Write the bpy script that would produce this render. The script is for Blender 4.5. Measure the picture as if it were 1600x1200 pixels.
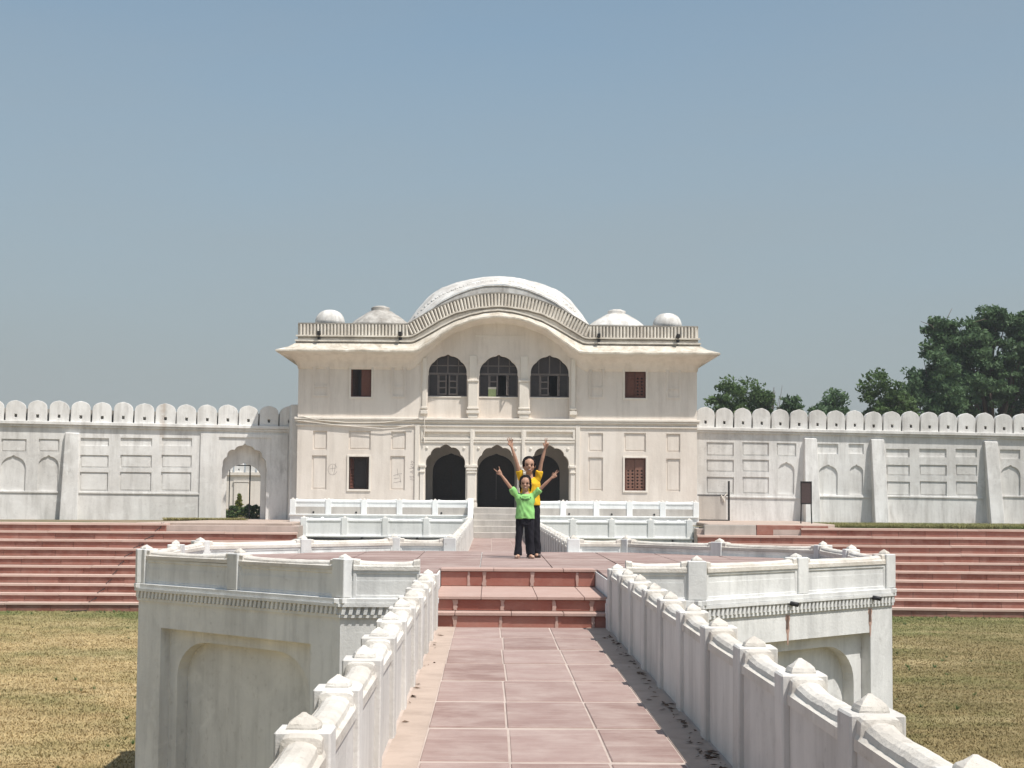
import bpy, bmesh, math, random
import numpy as np
from mathutils import Vector, Matrix, noise
from mathutils.geometry import tessellate_polygon

random.seed(7)
rng = np.random.default_rng(11)
for o in list(bpy.data.objects):
    bpy.data.objects.remove(o)
scene = bpy.context.scene
C = scene.collection

# ------------------------------------------------------------------ camera
FPX, VX, VY, ROLL, CAMZ = 2580.0, 767.0, 776.0, 0.0075, 1.5
cam_d = bpy.data.cameras.new('camera')
cam_d.sensor_width = 36.0
cam_d.lens = FPX / 1600.0 * 36.0
cam_d.clip_start = 0.05
cam_d.clip_end = 6000.0
cam = bpy.data.objects.new('camera', cam_d)
C.objects.link(cam)
pitch = math.atan((VY - 600.0) / FPX)
yaw = math.atan((800.0 - VX) / FPX)
cam.matrix_world = (Matrix.Translation((0, 0, CAMZ)) @ Matrix.Rotation(-yaw, 4, 'Z')
                    @ Matrix.Rotation(math.pi / 2 + pitch, 4, 'X') @ Matrix.Rotation(ROLL, 4, 'Z'))
scene.camera = cam

# ------------------------------------------------------------------ sky and sun
SUN = Vector((0.385, -0.335, 1.0)).normalized()
world = bpy.data.worlds.new('World')
scene.world = world
world.use_nodes = True
wn = world.node_tree
wn.nodes.clear()
sky = wn.nodes.new('ShaderNodeTexSky')
sky.sky_type = 'NISHITA'
sky.sun_disc = False
sky.sun_elevation = math.asin(SUN.z)
sky.sun_rotation = math.atan2(SUN.x, SUN.y)
sky.altitude = 260.0
sky.air_density = 1.0
sky.dust_density = 2.5
sky.ozone_density = 5.0
hs = wn.nodes.new('ShaderNodeHueSaturation')
hs.inputs['Saturation'].default_value = 0.86
hs.inputs['Hue'].default_value = 0.480
bg = wn.nodes.new('ShaderNodeBackground')
bg.inputs['Strength'].default_value = 0.095
wo = wn.nodes.new('ShaderNodeOutputWorld')
wn.links.new(sky.outputs[0], hs.inputs['Color'])
# summer dust: the blue pales to grey towards the horizon, the same all the way round
tc = wn.nodes.new('ShaderNodeTexCoord')
sx = wn.nodes.new('ShaderNodeSeparateXYZ')
wn.links.new(tc.outputs['Generated'], sx.inputs[0])
mr = wn.nodes.new('ShaderNodeMapRange')
mr.interpolation_type = 'SMOOTHSTEP'
mr.inputs['From Min'].default_value = -0.05
mr.inputs['From Max'].default_value = 0.42
mr.inputs['To Min'].default_value = 0.88
mr.inputs['To Max'].default_value = 0.12
wn.links.new(sx.outputs['Z'], mr.inputs['Value'])
hz = wn.nodes.new('ShaderNodeMix')
hz.data_type = 'RGBA'
hz.inputs[7].default_value = (2.78, 3.06, 3.14, 1)
nz = wn.nodes.new('ShaderNodeTexNoise')
nz.inputs['Scale'].default_value = 2.6
nz.inputs['Detail'].default_value = 4
mp = wn.nodes.new('ShaderNodeMapping')
mp.inputs['Scale'].default_value = (1, 1, 4)
wn.links.new(tc.outputs['Generated'], mp.inputs[0])
wn.links.new(mp.outputs[0], nz.inputs['Vector'])
nr = wn.nodes.new('ShaderNodeMapRange')
nr.inputs['From Min'].default_value = 0.3
nr.inputs['From Max'].default_value = 0.7
nr.inputs['To Min'].default_value = -0.10
nr.inputs['To Max'].default_value = 0.10
wn.links.new(nz.outputs['Fac'], nr.inputs['Value'])
ad = wn.nodes.new('ShaderNodeMath')
ad.use_clamp = True
wn.links.new(mr.outputs[0], ad.inputs[0])
wn.links.new(nr.outputs[0], ad.inputs[1])
wn.links.new(ad.outputs[0], hz.inputs[0])
wn.links.new(hs.outputs[0], hz.inputs[6])
wn.links.new(hz.outputs[2], bg.inputs['Color'])
wn.links.new(bg.outputs[0], wo.inputs['Surface'])
sun_d = bpy.data.lights.new('sun', 'SUN')
sun_d.energy = 3.9
sun_d.angle = math.radians(0.6)
sun_d.color = (1.0, 0.955, 0.89)
sun_o = bpy.data.objects.new('sun', sun_d)
sun_o.rotation_euler = SUN.to_track_quat('Z', 'Y').to_euler()
sun_o.location = (20, -20, 60)
C.objects.link(sun_o)
vs = scene.view_settings
vs.view_transform = 'Standard'
vs.look = 'None'
vs.gamma = 1.0
vs.use_curve_mapping = False
vs.exposure = 0.45

# ------------------------------------------------------------------ materials
def lerp(a, b, t):
    return a + (b - a) * t

class Nodes:
    def __init__(self, name):
        self.m = bpy.data.materials.new(name)
        self.m.use_nodes = True
        self.t = self.m.node_tree
        self.b = self.t.nodes['Principled BSDF']
        self.b.inputs['Specular IOR Level'].default_value = 0.2
        self.geo = self.t.nodes.new('ShaderNodeNewGeometry')
    def mapping(self, scale, loc=(0, 0, 0)):
        n = self.t.nodes.new('ShaderNodeMapping')
        n.inputs['Scale'].default_value = scale
        n.inputs['Location'].default_value = loc
        self.t.links.new(self.geo.outputs['Position'], n.inputs['Vector'])
        return n.outputs[0]
    def noise(self, scale, detail=5, rough=0.6, stretch=(1, 1, 1), loc=(0, 0, 0), dist=0.0):
        n = self.t.nodes.new('ShaderNodeTexNoise')
        n.inputs['Scale'].default_value = scale
        n.inputs['Detail'].default_value = detail
        n.inputs['Roughness'].default_value = rough
        n.inputs['Distortion'].default_value = dist
        self.t.links.new(self.mapping(stretch, loc), n.inputs['Vector'])
        return n.outputs['Fac']
    def ramp(self, fac, a, b, lo=0.0, hi=1.0):
        n = self.t.nodes.new('ShaderNodeMapRange')
        n.inputs['From Min'].default_value = a
        n.inputs['From Max'].default_value = b
        n.inputs['To Min'].default_value = lo
        n.inputs['To Max'].default_value = hi
        self.t.links.new(fac, n.inputs['Value'])
        return n.outputs[0]
    def mul(self, a, b, op='MULTIPLY'):
        n = self.t.nodes.new('ShaderNodeMath')
        n.operation = op
        for i, v in enumerate((a, b)):
            if isinstance(v, (int, float)):
                n.inputs[i].default_value = v
            else:
                self.t.links.new(v, n.inputs[i])
        return n.outputs[0]
    def mix(self, fac, c1, c2, mode='MIX'):
        n = self.t.nodes.new('ShaderNodeMix')
        n.data_type = 'RGBA'
        n.blend_type = mode
        for key, v in ((0, fac), (6, c1), (7, c2)):
            if isinstance(v, (int, float)):
                n.inputs[key].default_value = v
            elif isinstance(v, (tuple, list)):
                n.inputs[key].default_value = (*v, 1.0)
            else:
                self.t.links.new(v, n.inputs[key])
        return n.outputs[2]
    def objrand(self):
        n = self.t.nodes.new('ShaderNodeObjectInfo')
        return n.outputs['Random']
    def bump(self, h, strength, dist=0.02):
        n = self.t.nodes.new('ShaderNodeBump')
        n.inputs['Strength'].default_value = strength
        n.inputs['Distance'].default_value = dist
        self.t.links.new(h, n.inputs['Height'])
        self.t.links.new(n.outputs[0], self.b.inputs['Normal'])
    def col(self, c):
        if isinstance(c, tuple):
            self.b.inputs['Base Color'].default_value = (*c, 1)
        else:
            self.t.links.new(c, self.b.inputs['Base Color'])
    def rough(self, v):
        if isinstance(v, (int, float)):
            self.b.inputs['Roughness'].default_value = v
        else:
            self.t.links.new(v, self.b.inputs['Roughness'])

def wash(name, base, stain, amount, grime=(0.16, 0.14, 0.12), grime_amt=0.25, seed=0.0, bump=0.35, big=0.5, mould=0.0, rust=0.0):
    """old lime wash: soft blotches, rain streaks, speckled grime"""
    base, stain = tuple(min(.84, x * 1.10) for x in base), tuple(min(.8, x * 1.10) for x in stain)
    n = Nodes(name)
    blot = n.ramp(n.noise(big, 6, 0.62, loc=(seed, 0, 0), dist=0.4), 0.35, 0.72)
    streak = n.ramp(n.noise(3.2, 5, 0.65, stretch=(1, 1, 0.12), loc=(0, seed, 3)), 0.45, 0.78)
    speck = n.ramp(n.noise(11.0, 8, 0.72, loc=(seed, 5, 0)), 0.56, 0.80)
    patch = n.ramp(n.noise(1.7, 7, 0.7, loc=(4, seed, 9), dist=0.8), 0.55, 0.70)
    c = n.mix(n.mul(blot, amount), base, stain)
    c = n.mix(n.mul(streak, amount * 0.9), c, tuple(x * 0.8 for x in stain))
    c = n.mix(n.mul(patch, amount * 0.45), c, tuple(min(0.86, x * 1.06) for x in base))
    c = n.mix(n.mul(n.mul(speck, n.ramp(blot, 0.1, 0.8, 0.25, 1.0)), grime_amt), c, grime)
    if mould:
        mo = n.mul(n.ramp(n.noise(1.1, 5, 0.65, stretch=(1, 1, 0.5), loc=(seed, 2, 1), dist=0.6), 0.54, 0.72), n.ramp(n.noise(7.0, 6, 0.7, stretch=(1, 1, 0.25), loc=(2, seed, 0)), 0.42, 0.66))
        c = n.mix(n.mul(mo, mould), c, (0.20, 0.19, 0.17))
    if rust:
        ru = n.ramp(n.noise(1.3, 3, 0.5, stretch=(1, 1, 0.05), loc=(seed + 5, 0, 0)), 0.66, 0.76)
        c = n.mix(n.mul(n.mul(ru, n.ramp(n.noise(3, 4), 0.35, 0.6)), rust), c, (0.42, 0.33, 0.25))
    n.col(c)
    n.rough(0.9)
    h = n.mul(n.noise(28.0, 6, 0.7), n.mul(n.noise(4.5, 4, 0.6), 1.6), 'ADD')
    n.bump(h, bump, 0.012)
    return n.m

M = {}
M['white'] = wash('causeway_whitewash', (0.635, 0.615, 0.58), (0.47, 0.45, 0.42), 0.9, grime_amt=0.6, seed=1, mould=0.3, rust=0.2)
M['cap'] = wash('coping_whitewash', (0.64, 0.615, 0.57), (0.45, 0.40, 0.335), 0.75, grime=(0.12, 0.09, 0.065), grime_amt=0.75, seed=3, bump=0.7, mould=0.55)
M['octagon'] = wash('platform_whitewash', (0.70, 0.70, 0.68), (0.50, 0.50, 0.49), 1.0, grime_amt=0.6, seed=6, mould=0.4, rust=0.25)
M['tier'] = wash('terrace_whitewash', (0.76, 0.765, 0.745), (0.65, 0.655, 0.64), 0.7, grime_amt=0.35, seed=2, mould=0.15)
M['wall'] = wash('enclosure_whitewash', (0.745, 0.735, 0.71), (0.51, 0.49, 0.46), 1.0, grime_amt=0.6, seed=5, big=0.3, mould=0.5, rust=0.6)
M['cream'] = wash('gatehouse_limewash', (0.70, 0.64, 0.575), (0.61, 0.54, 0.47), 0.75, grime_amt=0.2, seed=8, big=0.35, mould=0.12, rust=0.15)
M['creamtrim'] = wash('gatehouse_trim', (0.72, 0.67, 0.60), (0.60, 0.54, 0.47), 0.5, grime_amt=0.22, seed=4)
M['eave'] = wash('weathered_eave', (0.60, 0.56, 0.49), (0.36, 0.31, 0.24), 1.0, grime=(0.09, 0.075, 0.06), grime_amt=0.95, seed=9, bump=0.6, big=2.2)
M['parapet'] = wash('weathered_roof_parapet', (0.68, 0.64, 0.57), (0.46, 0.41, 0.35), 0.8, grime=(0.09, 0.08, 0.07), grime_amt=0.8, seed=12, big=1.6)
M['groove'] = wash('mildew_and_shade_plaster', (0.36, 0.335, 0.295), (0.17, 0.155, 0.14), 0.9, grime=(0.06, 0.055, 0.05), grime_amt=0.8, seed=13, big=1.8)  # weathered grooves; on the wall behind the merlons also painted shade
M['dome'] = wash('white_dome', (0.64, 0.63, 0.60), (0.40, 0.37, 0.335), 1.0, grime=(0.14, 0.115, 0.095), grime_amt=0.95, seed=14, big=1.4, mould=0.6)
M['oldroof'] = wash('weathered_dome', (0.44, 0.42, 0.385), (0.25, 0.23, 0.205), 1.0, grime=(0.11, 0.095, 0.08), grime_amt=0.95, seed=15, bump=1.0, big=3.0)
M['cement'] = wash('old_cement', (0.43, 0.345, 0.29), (0.33, 0.26, 0.215), 0.8, grime_amt=0.4, seed=16)
M['greystep'] = wash('grey_stone', (0.46, 0.43, 0.39), (0.34, 0.31, 0.28), 0.8, grime_amt=0.4, seed=17)
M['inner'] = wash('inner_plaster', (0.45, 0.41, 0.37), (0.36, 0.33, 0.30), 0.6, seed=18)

def stone(name, c1, c2, pale, pale_amt, seed=0.0, bump=0.3):
    n = Nodes(name)
    r = n.objrand()
    c = n.mix(r, c1, c2)
    c = n.mix(n.mul(n.ramp(n.noise(2.4, 6, 0.65, loc=(seed, 0, 0)), 0.4, 0.75), pale_amt), c, pale)
    c = n.mix(n.mul(n.ramp(n.noise(14, 7, 0.7, loc=(0, seed, 0)), 0.52, 0.8), 0.3), c, tuple(x * 0.6 for x in c1))
    c = n.mix(n.mul(n.ramp(n.noise(5, 5, 0.6, stretch=(0.4, 3, 1), loc=(0, 0, seed)), 0.5, 0.75), pale_amt * 0.6), c, pale)
    n.col(c)
    n.rough(0.85)
    n.bump(n.noise(30, 6, 0.7), bump, 0.01)
    return n.m

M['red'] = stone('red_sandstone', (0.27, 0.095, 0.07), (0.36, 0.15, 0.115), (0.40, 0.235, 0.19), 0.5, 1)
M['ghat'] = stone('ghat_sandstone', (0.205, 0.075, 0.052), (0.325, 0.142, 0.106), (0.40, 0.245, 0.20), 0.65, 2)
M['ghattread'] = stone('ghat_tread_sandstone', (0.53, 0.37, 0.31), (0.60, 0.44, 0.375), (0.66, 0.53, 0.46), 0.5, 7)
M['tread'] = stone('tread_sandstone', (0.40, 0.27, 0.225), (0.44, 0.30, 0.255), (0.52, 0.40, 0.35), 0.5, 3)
M['pave'] = stone('pink_paving', (0.245, 0.162, 0.142), (0.335, 0.24, 0.216), (0.42, 0.335, 0.30), 0.85, 4)
M['mortar'] = wash('mortar', (0.47, 0.395, 0.35), (0.37, 0.30, 0.26), 0.8, seed=19)

def plain(name, col, rough=0.7, spec=0.2, metal=0.0, var=0.15, scale=20.0):
    n = Nodes(name)
    n.col(n.mix(n.ramp(n.noise(scale, 4), 0.3, 0.7), tuple(x * (1 - var) for x in col), tuple(min(1, x * (1 + var)) for x in col)))
    n.rough(rough)
    n.b.inputs['Specular IOR Level'].default_value = spec
    n.b.inputs['Metallic'].default_value = metal
    return n.m

M['glass'] = plain('dark_glass', (0.05, 0.042, 0.042), 0.25, 0.22)
M['frame'] = plain('grey_window_frame', (0.17, 0.145, 0.135), 0.7)
M['wood'] = plain('red_brown_shutter', (0.135, 0.054, 0.038), 0.6)
M['woodpale'] = plain('faded_lattice_shutter', (0.20, 0.105, 0.078), 0.7)
M['wooddark'] = plain('dark_brown_wood', (0.05, 0.028, 0.022), 0.6)
M['door'] = plain('black_door_and_room_sheet', (0.05, 0.042, 0.042), 0.7)
M['iron'] = plain('dark_iron', (0.022, 0.02, 0.02), 0.6)
M['pipe'] = plain('black_pipe', (0.03, 0.03, 0.032), 0.5)
M['board'] = plain('dark_board', (0.085, 0.058, 0.055), 0.5, 0.3)
M['rust'] = plain('rust_streak', (0.40, 0.27, 0.22), 0.95, var=0.25)
M['scratch'] = plain('scratched_marks', (0.47, 0.42, 0.38), 0.95)
M['card'] = plain('pale_green_carton', (0.38, 0.45, 0.22), 0.8)
M['cardlid'] = plain('pale_lid', (0.62, 0.58, 0.50), 0.8)

def foliage(name, c1, c2, c3):
    n = Nodes(name)
    c = n.mix(n.ramp(n.noise(0.9, 4), 0.35, 0.7), c1, c2)
    c = n.mix(n.ramp(n.noise(6.0, 3), 0.5, 0.75), c, c3)
    n.col(c)
    n.rough(0.6)
    tr = n.t.nodes.new('ShaderNodeBsdfTranslucent')
    n.t.links.new(c, tr.inputs['Color'])
    mx = n.t.nodes.new('ShaderNodeMixShader')
    mx.inputs[0].default_value = 0.35
    n.t.links.new(n.b.outputs[0], mx.inputs[1])
    n.t.links.new(tr.outputs[0], mx.inputs[2])
    n.t.links.new(mx.outputs[0], n.t.nodes['Material Output'].inputs['Surface'])
    return n.m
M['leaf'] = foliage('dark_leaves', (0.062, 0.112, 0.054), (0.100, 0.165, 0.070), (0.130, 0.20, 0.085))
M['leaf2'] = foliage('mid_leaves', (0.070, 0.120, 0.040), (0.105, 0.165, 0.055), (0.125, 0.185, 0.065))
M['leaf3'] = foliage('yellow_green_leaves', (0.16, 0.19, 0.03), (0.24, 0.24, 0.04), (0.28, 0.24, 0.05))
M['bark'] = plain('bark', (0.11, 0.085, 0.065), 0.9, var=0.35)
M['twig'] = plain('dead_twig', (0.20, 0.17, 0.15), 0.9)
M['dryleaf'] = plain('dry_leaf', (0.10, 0.065, 0.045), 0.9, var=0.4, scale=60)

def lawn_mat(name, k=1.0):
    n = Nodes(name)
    sep = n.t.nodes.new('ShaderNodeSeparateXYZ')
    n.t.links.new(n.geo.outputs['Position'], sep.inputs[0])
    side = n.ramp(n.mul(sep.outputs['X'], n.mul(n.noise(0.25, 3), 8.0), 'ADD'), 2.0, 8.0)     # straw on one side of the causeway, olive on the other
    straw = n.mix(n.ramp(n.noise(1.3, 6, 0.65, stretch=(0.45, 1.3, 1)), 0.36, 0.66), (0.225 * k, 0.168 * k, 0.082 * k), (0.325 * k, 0.25 * k, 0.13 * k))
    olive = n.mix(n.ramp(n.noise(1.0, 6, 0.65, stretch=(0.4, 1.4, 1), loc=(3, 0, 0)), 0.36, 0.66), (0.118 * k, 0.098 * k, 0.042 * k), (0.200 * k, 0.155 * k, 0.076 * k))
    c = n.mix(side, straw, olive)
    green = n.mul(n.ramp(n.noise(0.32, 4, 0.6, loc=(7, 2, 0)), 0.50, 0.68), 0.55)
    edge = n.ramp(n.mul(sep.outputs['Y'], n.mul(n.noise(0.5, 3), 6.0), 'ADD'), 46.0, 53.0)
    green = n.mul(green, n.mul(edge, 0.6), 'ADD')
    c = n.mix(green, c, (0.085 * k, 0.100 * k, 0.032 * k))
    c = n.mix(n.mul(n.ramp(n.noise(14, 6, 0.7, stretch=(0.6, 1, 1)), 0.45, 0.7), 0.28), c, (0.12 * k, 0.09 * k, 0.045 * k))
    c = n.mix(n.mul(n.ramp(n.noise(0.55, 5, 0.6, stretch=(0.5, 1.2, 1), loc=(1, 9, 0)), 0.52, 0.70), 0.5), c, (0.40 * min(k, 1.3), 0.32 * min(k, 1.3), 0.18 * min(k, 1.3)))
    n.col(c)
    n.rough(0.95)
    n.bump(n.mul(n.noise(9, 8, 0.75), n.mul(n.noise(1.2, 3), 2.0), 'ADD'), 0.8, 0.06)
    return n.m
M['lawn'] = lawn_mat('dry_lawn', 1.45)
M['blade'] = lawn_mat('dry_grass_blades', 1.85)
def earth_mat():
    n = Nodes('earth')
    c = n.mix(n.ramp(n.noise(0.35, 6, 0.65), 0.4, 0.65), (0.26, 0.20, 0.14), (0.10, 0.105, 0.045))
    n.col(n.mix(n.mul(n.ramp(n.noise(7, 6, 0.7), 0.5, 0.75), 0.5), c, (0.16, 0.13, 0.09)))
    n.rough(0.95)
    n.bump(n.noise(8, 7, 0.7), 0.7, 0.05)
    return n.m
M['earth'] = earth_mat()

M['skin'] = plain('brown_skin', (0.44, 0.26, 0.18), 0.55, 0.3, var=0.08)
M['hair'] = plain('black_hair', (0.010, 0.008, 0.008), 0.75, 0.1)
M['eye'] = plain('dark_eye', (0.012, 0.009, 0.008), 0.7, 0.1)
M['lip'] = plain('lip', (0.24, 0.09, 0.07), 0.5)
M['teeth'] = plain('teeth', (0.75, 0.72, 0.66), 0.4)
M['green'] = plain('light_green_cotton', (0.27, 0.58, 0.19), 0.85, var=0.06)
M['yellow'] = plain('yellow_cotton', (0.72, 0.43, 0.022), 0.85, var=0.08)
M['black'] = plain('black_cotton', (0.014, 0.013, 0.018), 0.9)
M['shoe'] = plain('beige_shoe', (0.45, 0.32, 0.25), 0.7)
M['shoedark'] = plain('dark_sandal', (0.06, 0.045, 0.04), 0.7)
M['print'] = plain('dark_shirt_print', (0.008, 0.02, 0.01), 0.9)

# ------------------------------------------------------------------ helpers
class MB:
    def __init__(self):
        self.v, self.f = [], []
    def add(self, vs, fs):
        b = len(self.v)
        self.v += [tuple(p) for p in vs]
        self.f += [tuple(b + i for i in f) for f in fs]
        return self
    def box(self, x0, x1, y0, y1, z0, z1):
        vs = [(x, y, z) for z in (z0, z1) for y in (y0, y1) for x in (x0, x1)]
        return self.add(vs, [(0, 2, 3, 1), (4, 5, 7, 6), (0, 1, 5, 4), (2, 6, 7, 3), (0, 4, 6, 2), (1, 3, 7, 5)])
    def plate(self, outer, holes, y0, y1):
        """solid slab in the xz plane between y0 (front) and y1 with through holes"""
        loops = [list(outer)] + [list(h) for h in holes]
        flat = [p for l in loops for p in l]
        tris = tessellate_polygon([[Vector((p[0], p[1], 0)) for p in l] for l in loops])
        n = len(flat)
        vs = [(p[0], y0, p[1]) for p in flat] + [(p[0], y1, p[1]) for p in flat]
        fs = [tuple(t) for t in tris] + [tuple(n + i for i in reversed(t)) for t in tris]
        k = 0
        for l in loops:
            m = len(l)
            for i in range(m):
                a, b = k + i, k + (i + 1) % m
                fs.append((a, b, b + n, a + n))
            k += m
        return self.add(vs, fs)
    def prism(self, poly, a0, a1, axis='x'):
        n = len(poly)
        def P(p, a):
            return {'x': (a, p[0], p[1]), 'y': (p[0], a, p[1]), 'z': (p[0], p[1], a)}[axis]
        vs = [P(p, a0) for p in poly] + [P(p, a1) for p in poly]
        fs = [tuple(range(n)), tuple(reversed(range(n, 2 * n)))]
        fs += [(i, (i + 1) % n, (i + 1) % n + n, i + n) for i in range(n)]
        return self.add(vs, fs)
    def lathe(self, prof, n=24, c=(0, 0, 0), jit=0.0, squash=1.0):
        vs, fs = [], []
        for r, z in prof:
            for i in range(n):
                a = 2 * math.pi * i / n
                k = 1 + jit * (noise.noise(Vector((math.cos(a) * 2 + c[0] * 3, math.sin(a) * 2, z * 3))))
                vs.append((c[0] + r * k * math.cos(a), c[1] + r * k * squash * math.sin(a), c[2] + z))
        for j in range(len(prof) - 1):
            for i in range(n):
                a, b = j * n + i, j * n + (i + 1) % n
                fs.append((a, b, b + n, a + n))
        fs.append(tuple(reversed(range(n))))
        fs.append(tuple(range((len(prof) - 1) * n, len(prof) * n)))
        return self.add(vs, fs)
    def tube(self, pts, rad, n=8):
        pts = [Vector(p) for p in pts]
        if isinstance(rad, (int, float)):
            rad = [rad] * len(pts)
        vs, fs = [], []
        ref = None
        for i, p in enumerate(pts):
            t = (pts[min(i + 1, len(pts) - 1)] - pts[max(i - 1, 0)]).normalized()
            if ref is None:
                ref = Vector((0, 0, 1)) if abs(t.z) < 0.9 else Vector((1, 0, 0))
            u = (ref - t * ref.dot(t)).normalized()
            ref = u
            w = t.cross(u)
            for k in range(n):
                a = 2 * math.pi * k / n
                vs.append(p + (u * math.cos(a) + w * math.sin(a)) * rad[i])
        for j in range(len(pts) - 1):
            for k in range(n):
                a, b = j * n + k, j * n + (k + 1) % n
                fs.append((a, b, b + n, a + n))
        fs.append(tuple(reversed(range(n))))
        fs.append(tuple(range((len(pts) - 1) * n, len(pts) * n)))
        return self.add(vs, fs)
    def ball(self, c, r, nu=14, nv=9):
        """ellipsoid, r a number or three"""
        r = (r, r, r) if isinstance(r, (int, float)) else r
        vs, fs = [], []
        for j in range(1, nv):
            p = math.pi * j / nv
            for i in range(nu):
                a = 2 * math.pi * i / nu
                vs.append((c[0] + r[0] * math.sin(p) * math.cos(a), c[1] + r[1] * math.sin(p) * math.sin(a), c[2] + r[2] * math.cos(p)))
        for j in range(nv - 2):
            for i in range(nu):
                a, b = j * nu + i, j * nu + (i + 1) % nu
                fs.append((a, b, b + nu, a + nu))
        k = len(vs)
        vs += [(c[0], c[1], c[2] + r[2]), (c[0], c[1], c[2] - r[2])]
        fs += [(k, (i + 1) % nu, i) for i in range(nu)]
        o = (nv - 2) * nu
        fs += [(k + 1, o + i, o + (i + 1) % nu) for i in range(nu)]
        return self.add(vs, fs)
    def mesh(self, name, mat=None, bevel=0.0, smooth=False, wob=0.0, wobscale=2.0):
        me = bpy.data.meshes.new(name)
        me.from_pydata(self.v, [], self.f)
        bm = bmesh.new()
        bm.from_mesh(me)
        bmesh.ops.recalc_face_normals(bm, faces=bm.faces)
        if bevel > 0:
            es = [e for e in bm.edges if e.is_manifold and e.calc_face_angle(0) > 0.5]
            bmesh.ops.bevel(bm, geom=es, offset=bevel, segments=1, affect='EDGES', clamp_overlap=True)
        if wob > 0:
            for v in bm.verts:
                v.co += noise.noise_vector(v.co * wobscale) * wob
        bm.to_mesh(me)
        bm.free()
        if smooth:
            me.polygons.foreach_set('use_smooth', [True] * len(me.polygons))
        if mat:
            me.materials.append(M[mat])
        return me
    def obj(self, name, mat, parent=None, **kw):
        return link(name, self.mesh(name, mat, **kw), parent)

def link(name, me, parent=None, loc=None, rot=None, scale=None):
    o = bpy.data.objects.new(name, me)
    C.objects.link(o)
    if parent is not None:
        o.parent = parent
    if loc is not None:
        o.location = loc
    if rot is not None:
        o.rotation_euler = rot
    if scale is not None:
        o.scale = scale
    return o

def thing(name, label, cat, loc=(0, 0, 0), rotz=0.0, group=None, roty=0.0):
    o = bpy.data.objects.new(name, None)
    o.empty_display_size = 0.2
    C.objects.link(o)
    o.location = loc
    o.rotation_euler = (0, roty, rotz)
    return tag(o, label, cat, group)

def tag(o, label, cat, group=None):
    o['label'] = label
    o['category'] = cat
    if group:
        o['group'] = group
    return o

def struct(o, label=None):
    o['kind'] = 'structure'
    if label:
        o['label'] = label
    return o

def fast_mesh(name, verts, faces, mat, smooth=False):
    verts = np.asarray(verts, dtype=np.float32).reshape(-1, 3)
    faces = np.asarray(faces, dtype=np.int32)
    k = faces.shape[1]
    me = bpy.data.meshes.new(name)
    me.vertices.add(len(verts))
    me.vertices.foreach_set('co', verts.ravel())
    me.loops.add(faces.size)
    me.loops.foreach_set('vertex_index', faces.ravel())
    me.polygons.add(len(faces))
    me.polygons.foreach_set('loop_start', np.arange(0, faces.size, k, dtype=np.int32))
    me.update(calc_edges=True)
    me.validate()
    if smooth:
        me.polygons.foreach_set('use_smooth', [True] * len(me.polygons))
    me.materials.append(M[mat])
    return me

def arch(cx, half, z0, zs, za, cusps=0, depth=0.07, n=40, point=0.0):
    """loop of an opening: jambs to zs, arch up to za; cusps = scallops along it"""
    pts = [(cx - half, z0), (cx + half, z0)]
    for i in range(n + 1):
        t = math.pi * i / n
        k = 1.0
        if cusps:
            k = 1 - depth * (1 - abs(math.sin(cusps * t / 1.0 + 0.0)) ** 0.8) if 0 < i < n else 1.0
            if abs(i - n / 2) < n * 0.02:
                k = 1.0
        x = half * math.cos(t) * k
        z = (za - zs) * (math.sin(t) ** 0.9) * k
        if point:
            z += point * max(0, 1 - abs(math.cos(t)) * 5)
        pts.append((cx + x, zs + z))
    if abs(pts[-1][0] - pts[0][0]) < 1e-6 and abs(pts[-1][1] - pts[0][1]) < 1e-6:
        pts.pop()
    return pts

def rect(x0, x1, z0, z1):
    return [(x0, z0), (x1, z0), (x1, z1), (x0, z1)]

AX = 0.355          # X of the axis of causeway, platform and stairs
ZL = -2.13          # level of the dry tank floor
HW = 0.957          # half width of the causeway between its parapets
ZP = 0.565          # platform floor
ZB = ZL - 1.0       # foundations
def lawn_z(y):      # the tank floor falls gently towards its middle
    return ZL - 0.62 * np.clip((49.0 - y) / 28.0, 0.0, 1.0)

# ------------------------------------------------------------------ ground
TX0, TX1, TY0, TY1 = -70.0, 75.0, -14.0, 57.0
NX0, NX1, NY = -6.72, 7.25, 60.3        # the tank reaches back to the terraces here
g = MB()
outer = [(-2500, -2500), (2500, -2500), (2500, 2500), (-2500, 2500)]
hole = [(TX0, TY0), (TX1, TY0), (TX1, TY1), (NX1, TY1), (NX1, NY), (NX0, NY), (NX0, TY1), (TX0, TY1)]
fl = outer + hole
tr = tessellate_polygon([[Vector((*p, 0)) for p in outer], [Vector((*p, 0)) for p in hole]])
g.add([(p[0], p[1], 0.50) for p in fl], [tuple(t) for t in tr])
struct(g.obj('ground', 'earth'))
g = MB()
nx, ny = 110, 60
for j in range(ny + 1):
    for i in range(nx + 1):
        x, y = lerp(TX0 - 1, TX1 + 1, i / nx), lerp(TY0 - 1, 62.0, j / ny)
        g.v.append((x, y, float(lawn_z(y)) + 0.006 * noise.noise(Vector((x * 0.25, y * 0.25, 0)))))
for j in range(ny):
    for i in range(nx):
        a = j * (nx + 1) + i
        g.f.append((a, a + 1, a + nx + 2, a + nx + 1))
struct(g.obj('lawn', 'lawn', smooth=True))
bank = MB()
bank.box(TX0 - 0.4, TX0, TY0, TY1, ZB, 0.495)
bank.box(TX1, TX1 + 0.4, TY0, TY1, ZB, 0.495)
bank.box(TX0, TX1, TY0 - 0.4, TY0, ZB, 0.495)
bank.box(TX0, NX0, TY1, TY1 + 0.4, ZL - 0.3, 0.495)
bank.box(NX1, TX1, TY1, TY1 + 0.4, ZL - 0.3, 0.495)
struct(bank.obj('tank_bank', 'cement'))
for x_ in (NX0 - .3, NX1):
    struct(MB().box(x_, x_ + .3, TY1, NY + .3, ZL - 0.3, 0.497).obj('tank_return', 'tier'))

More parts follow.
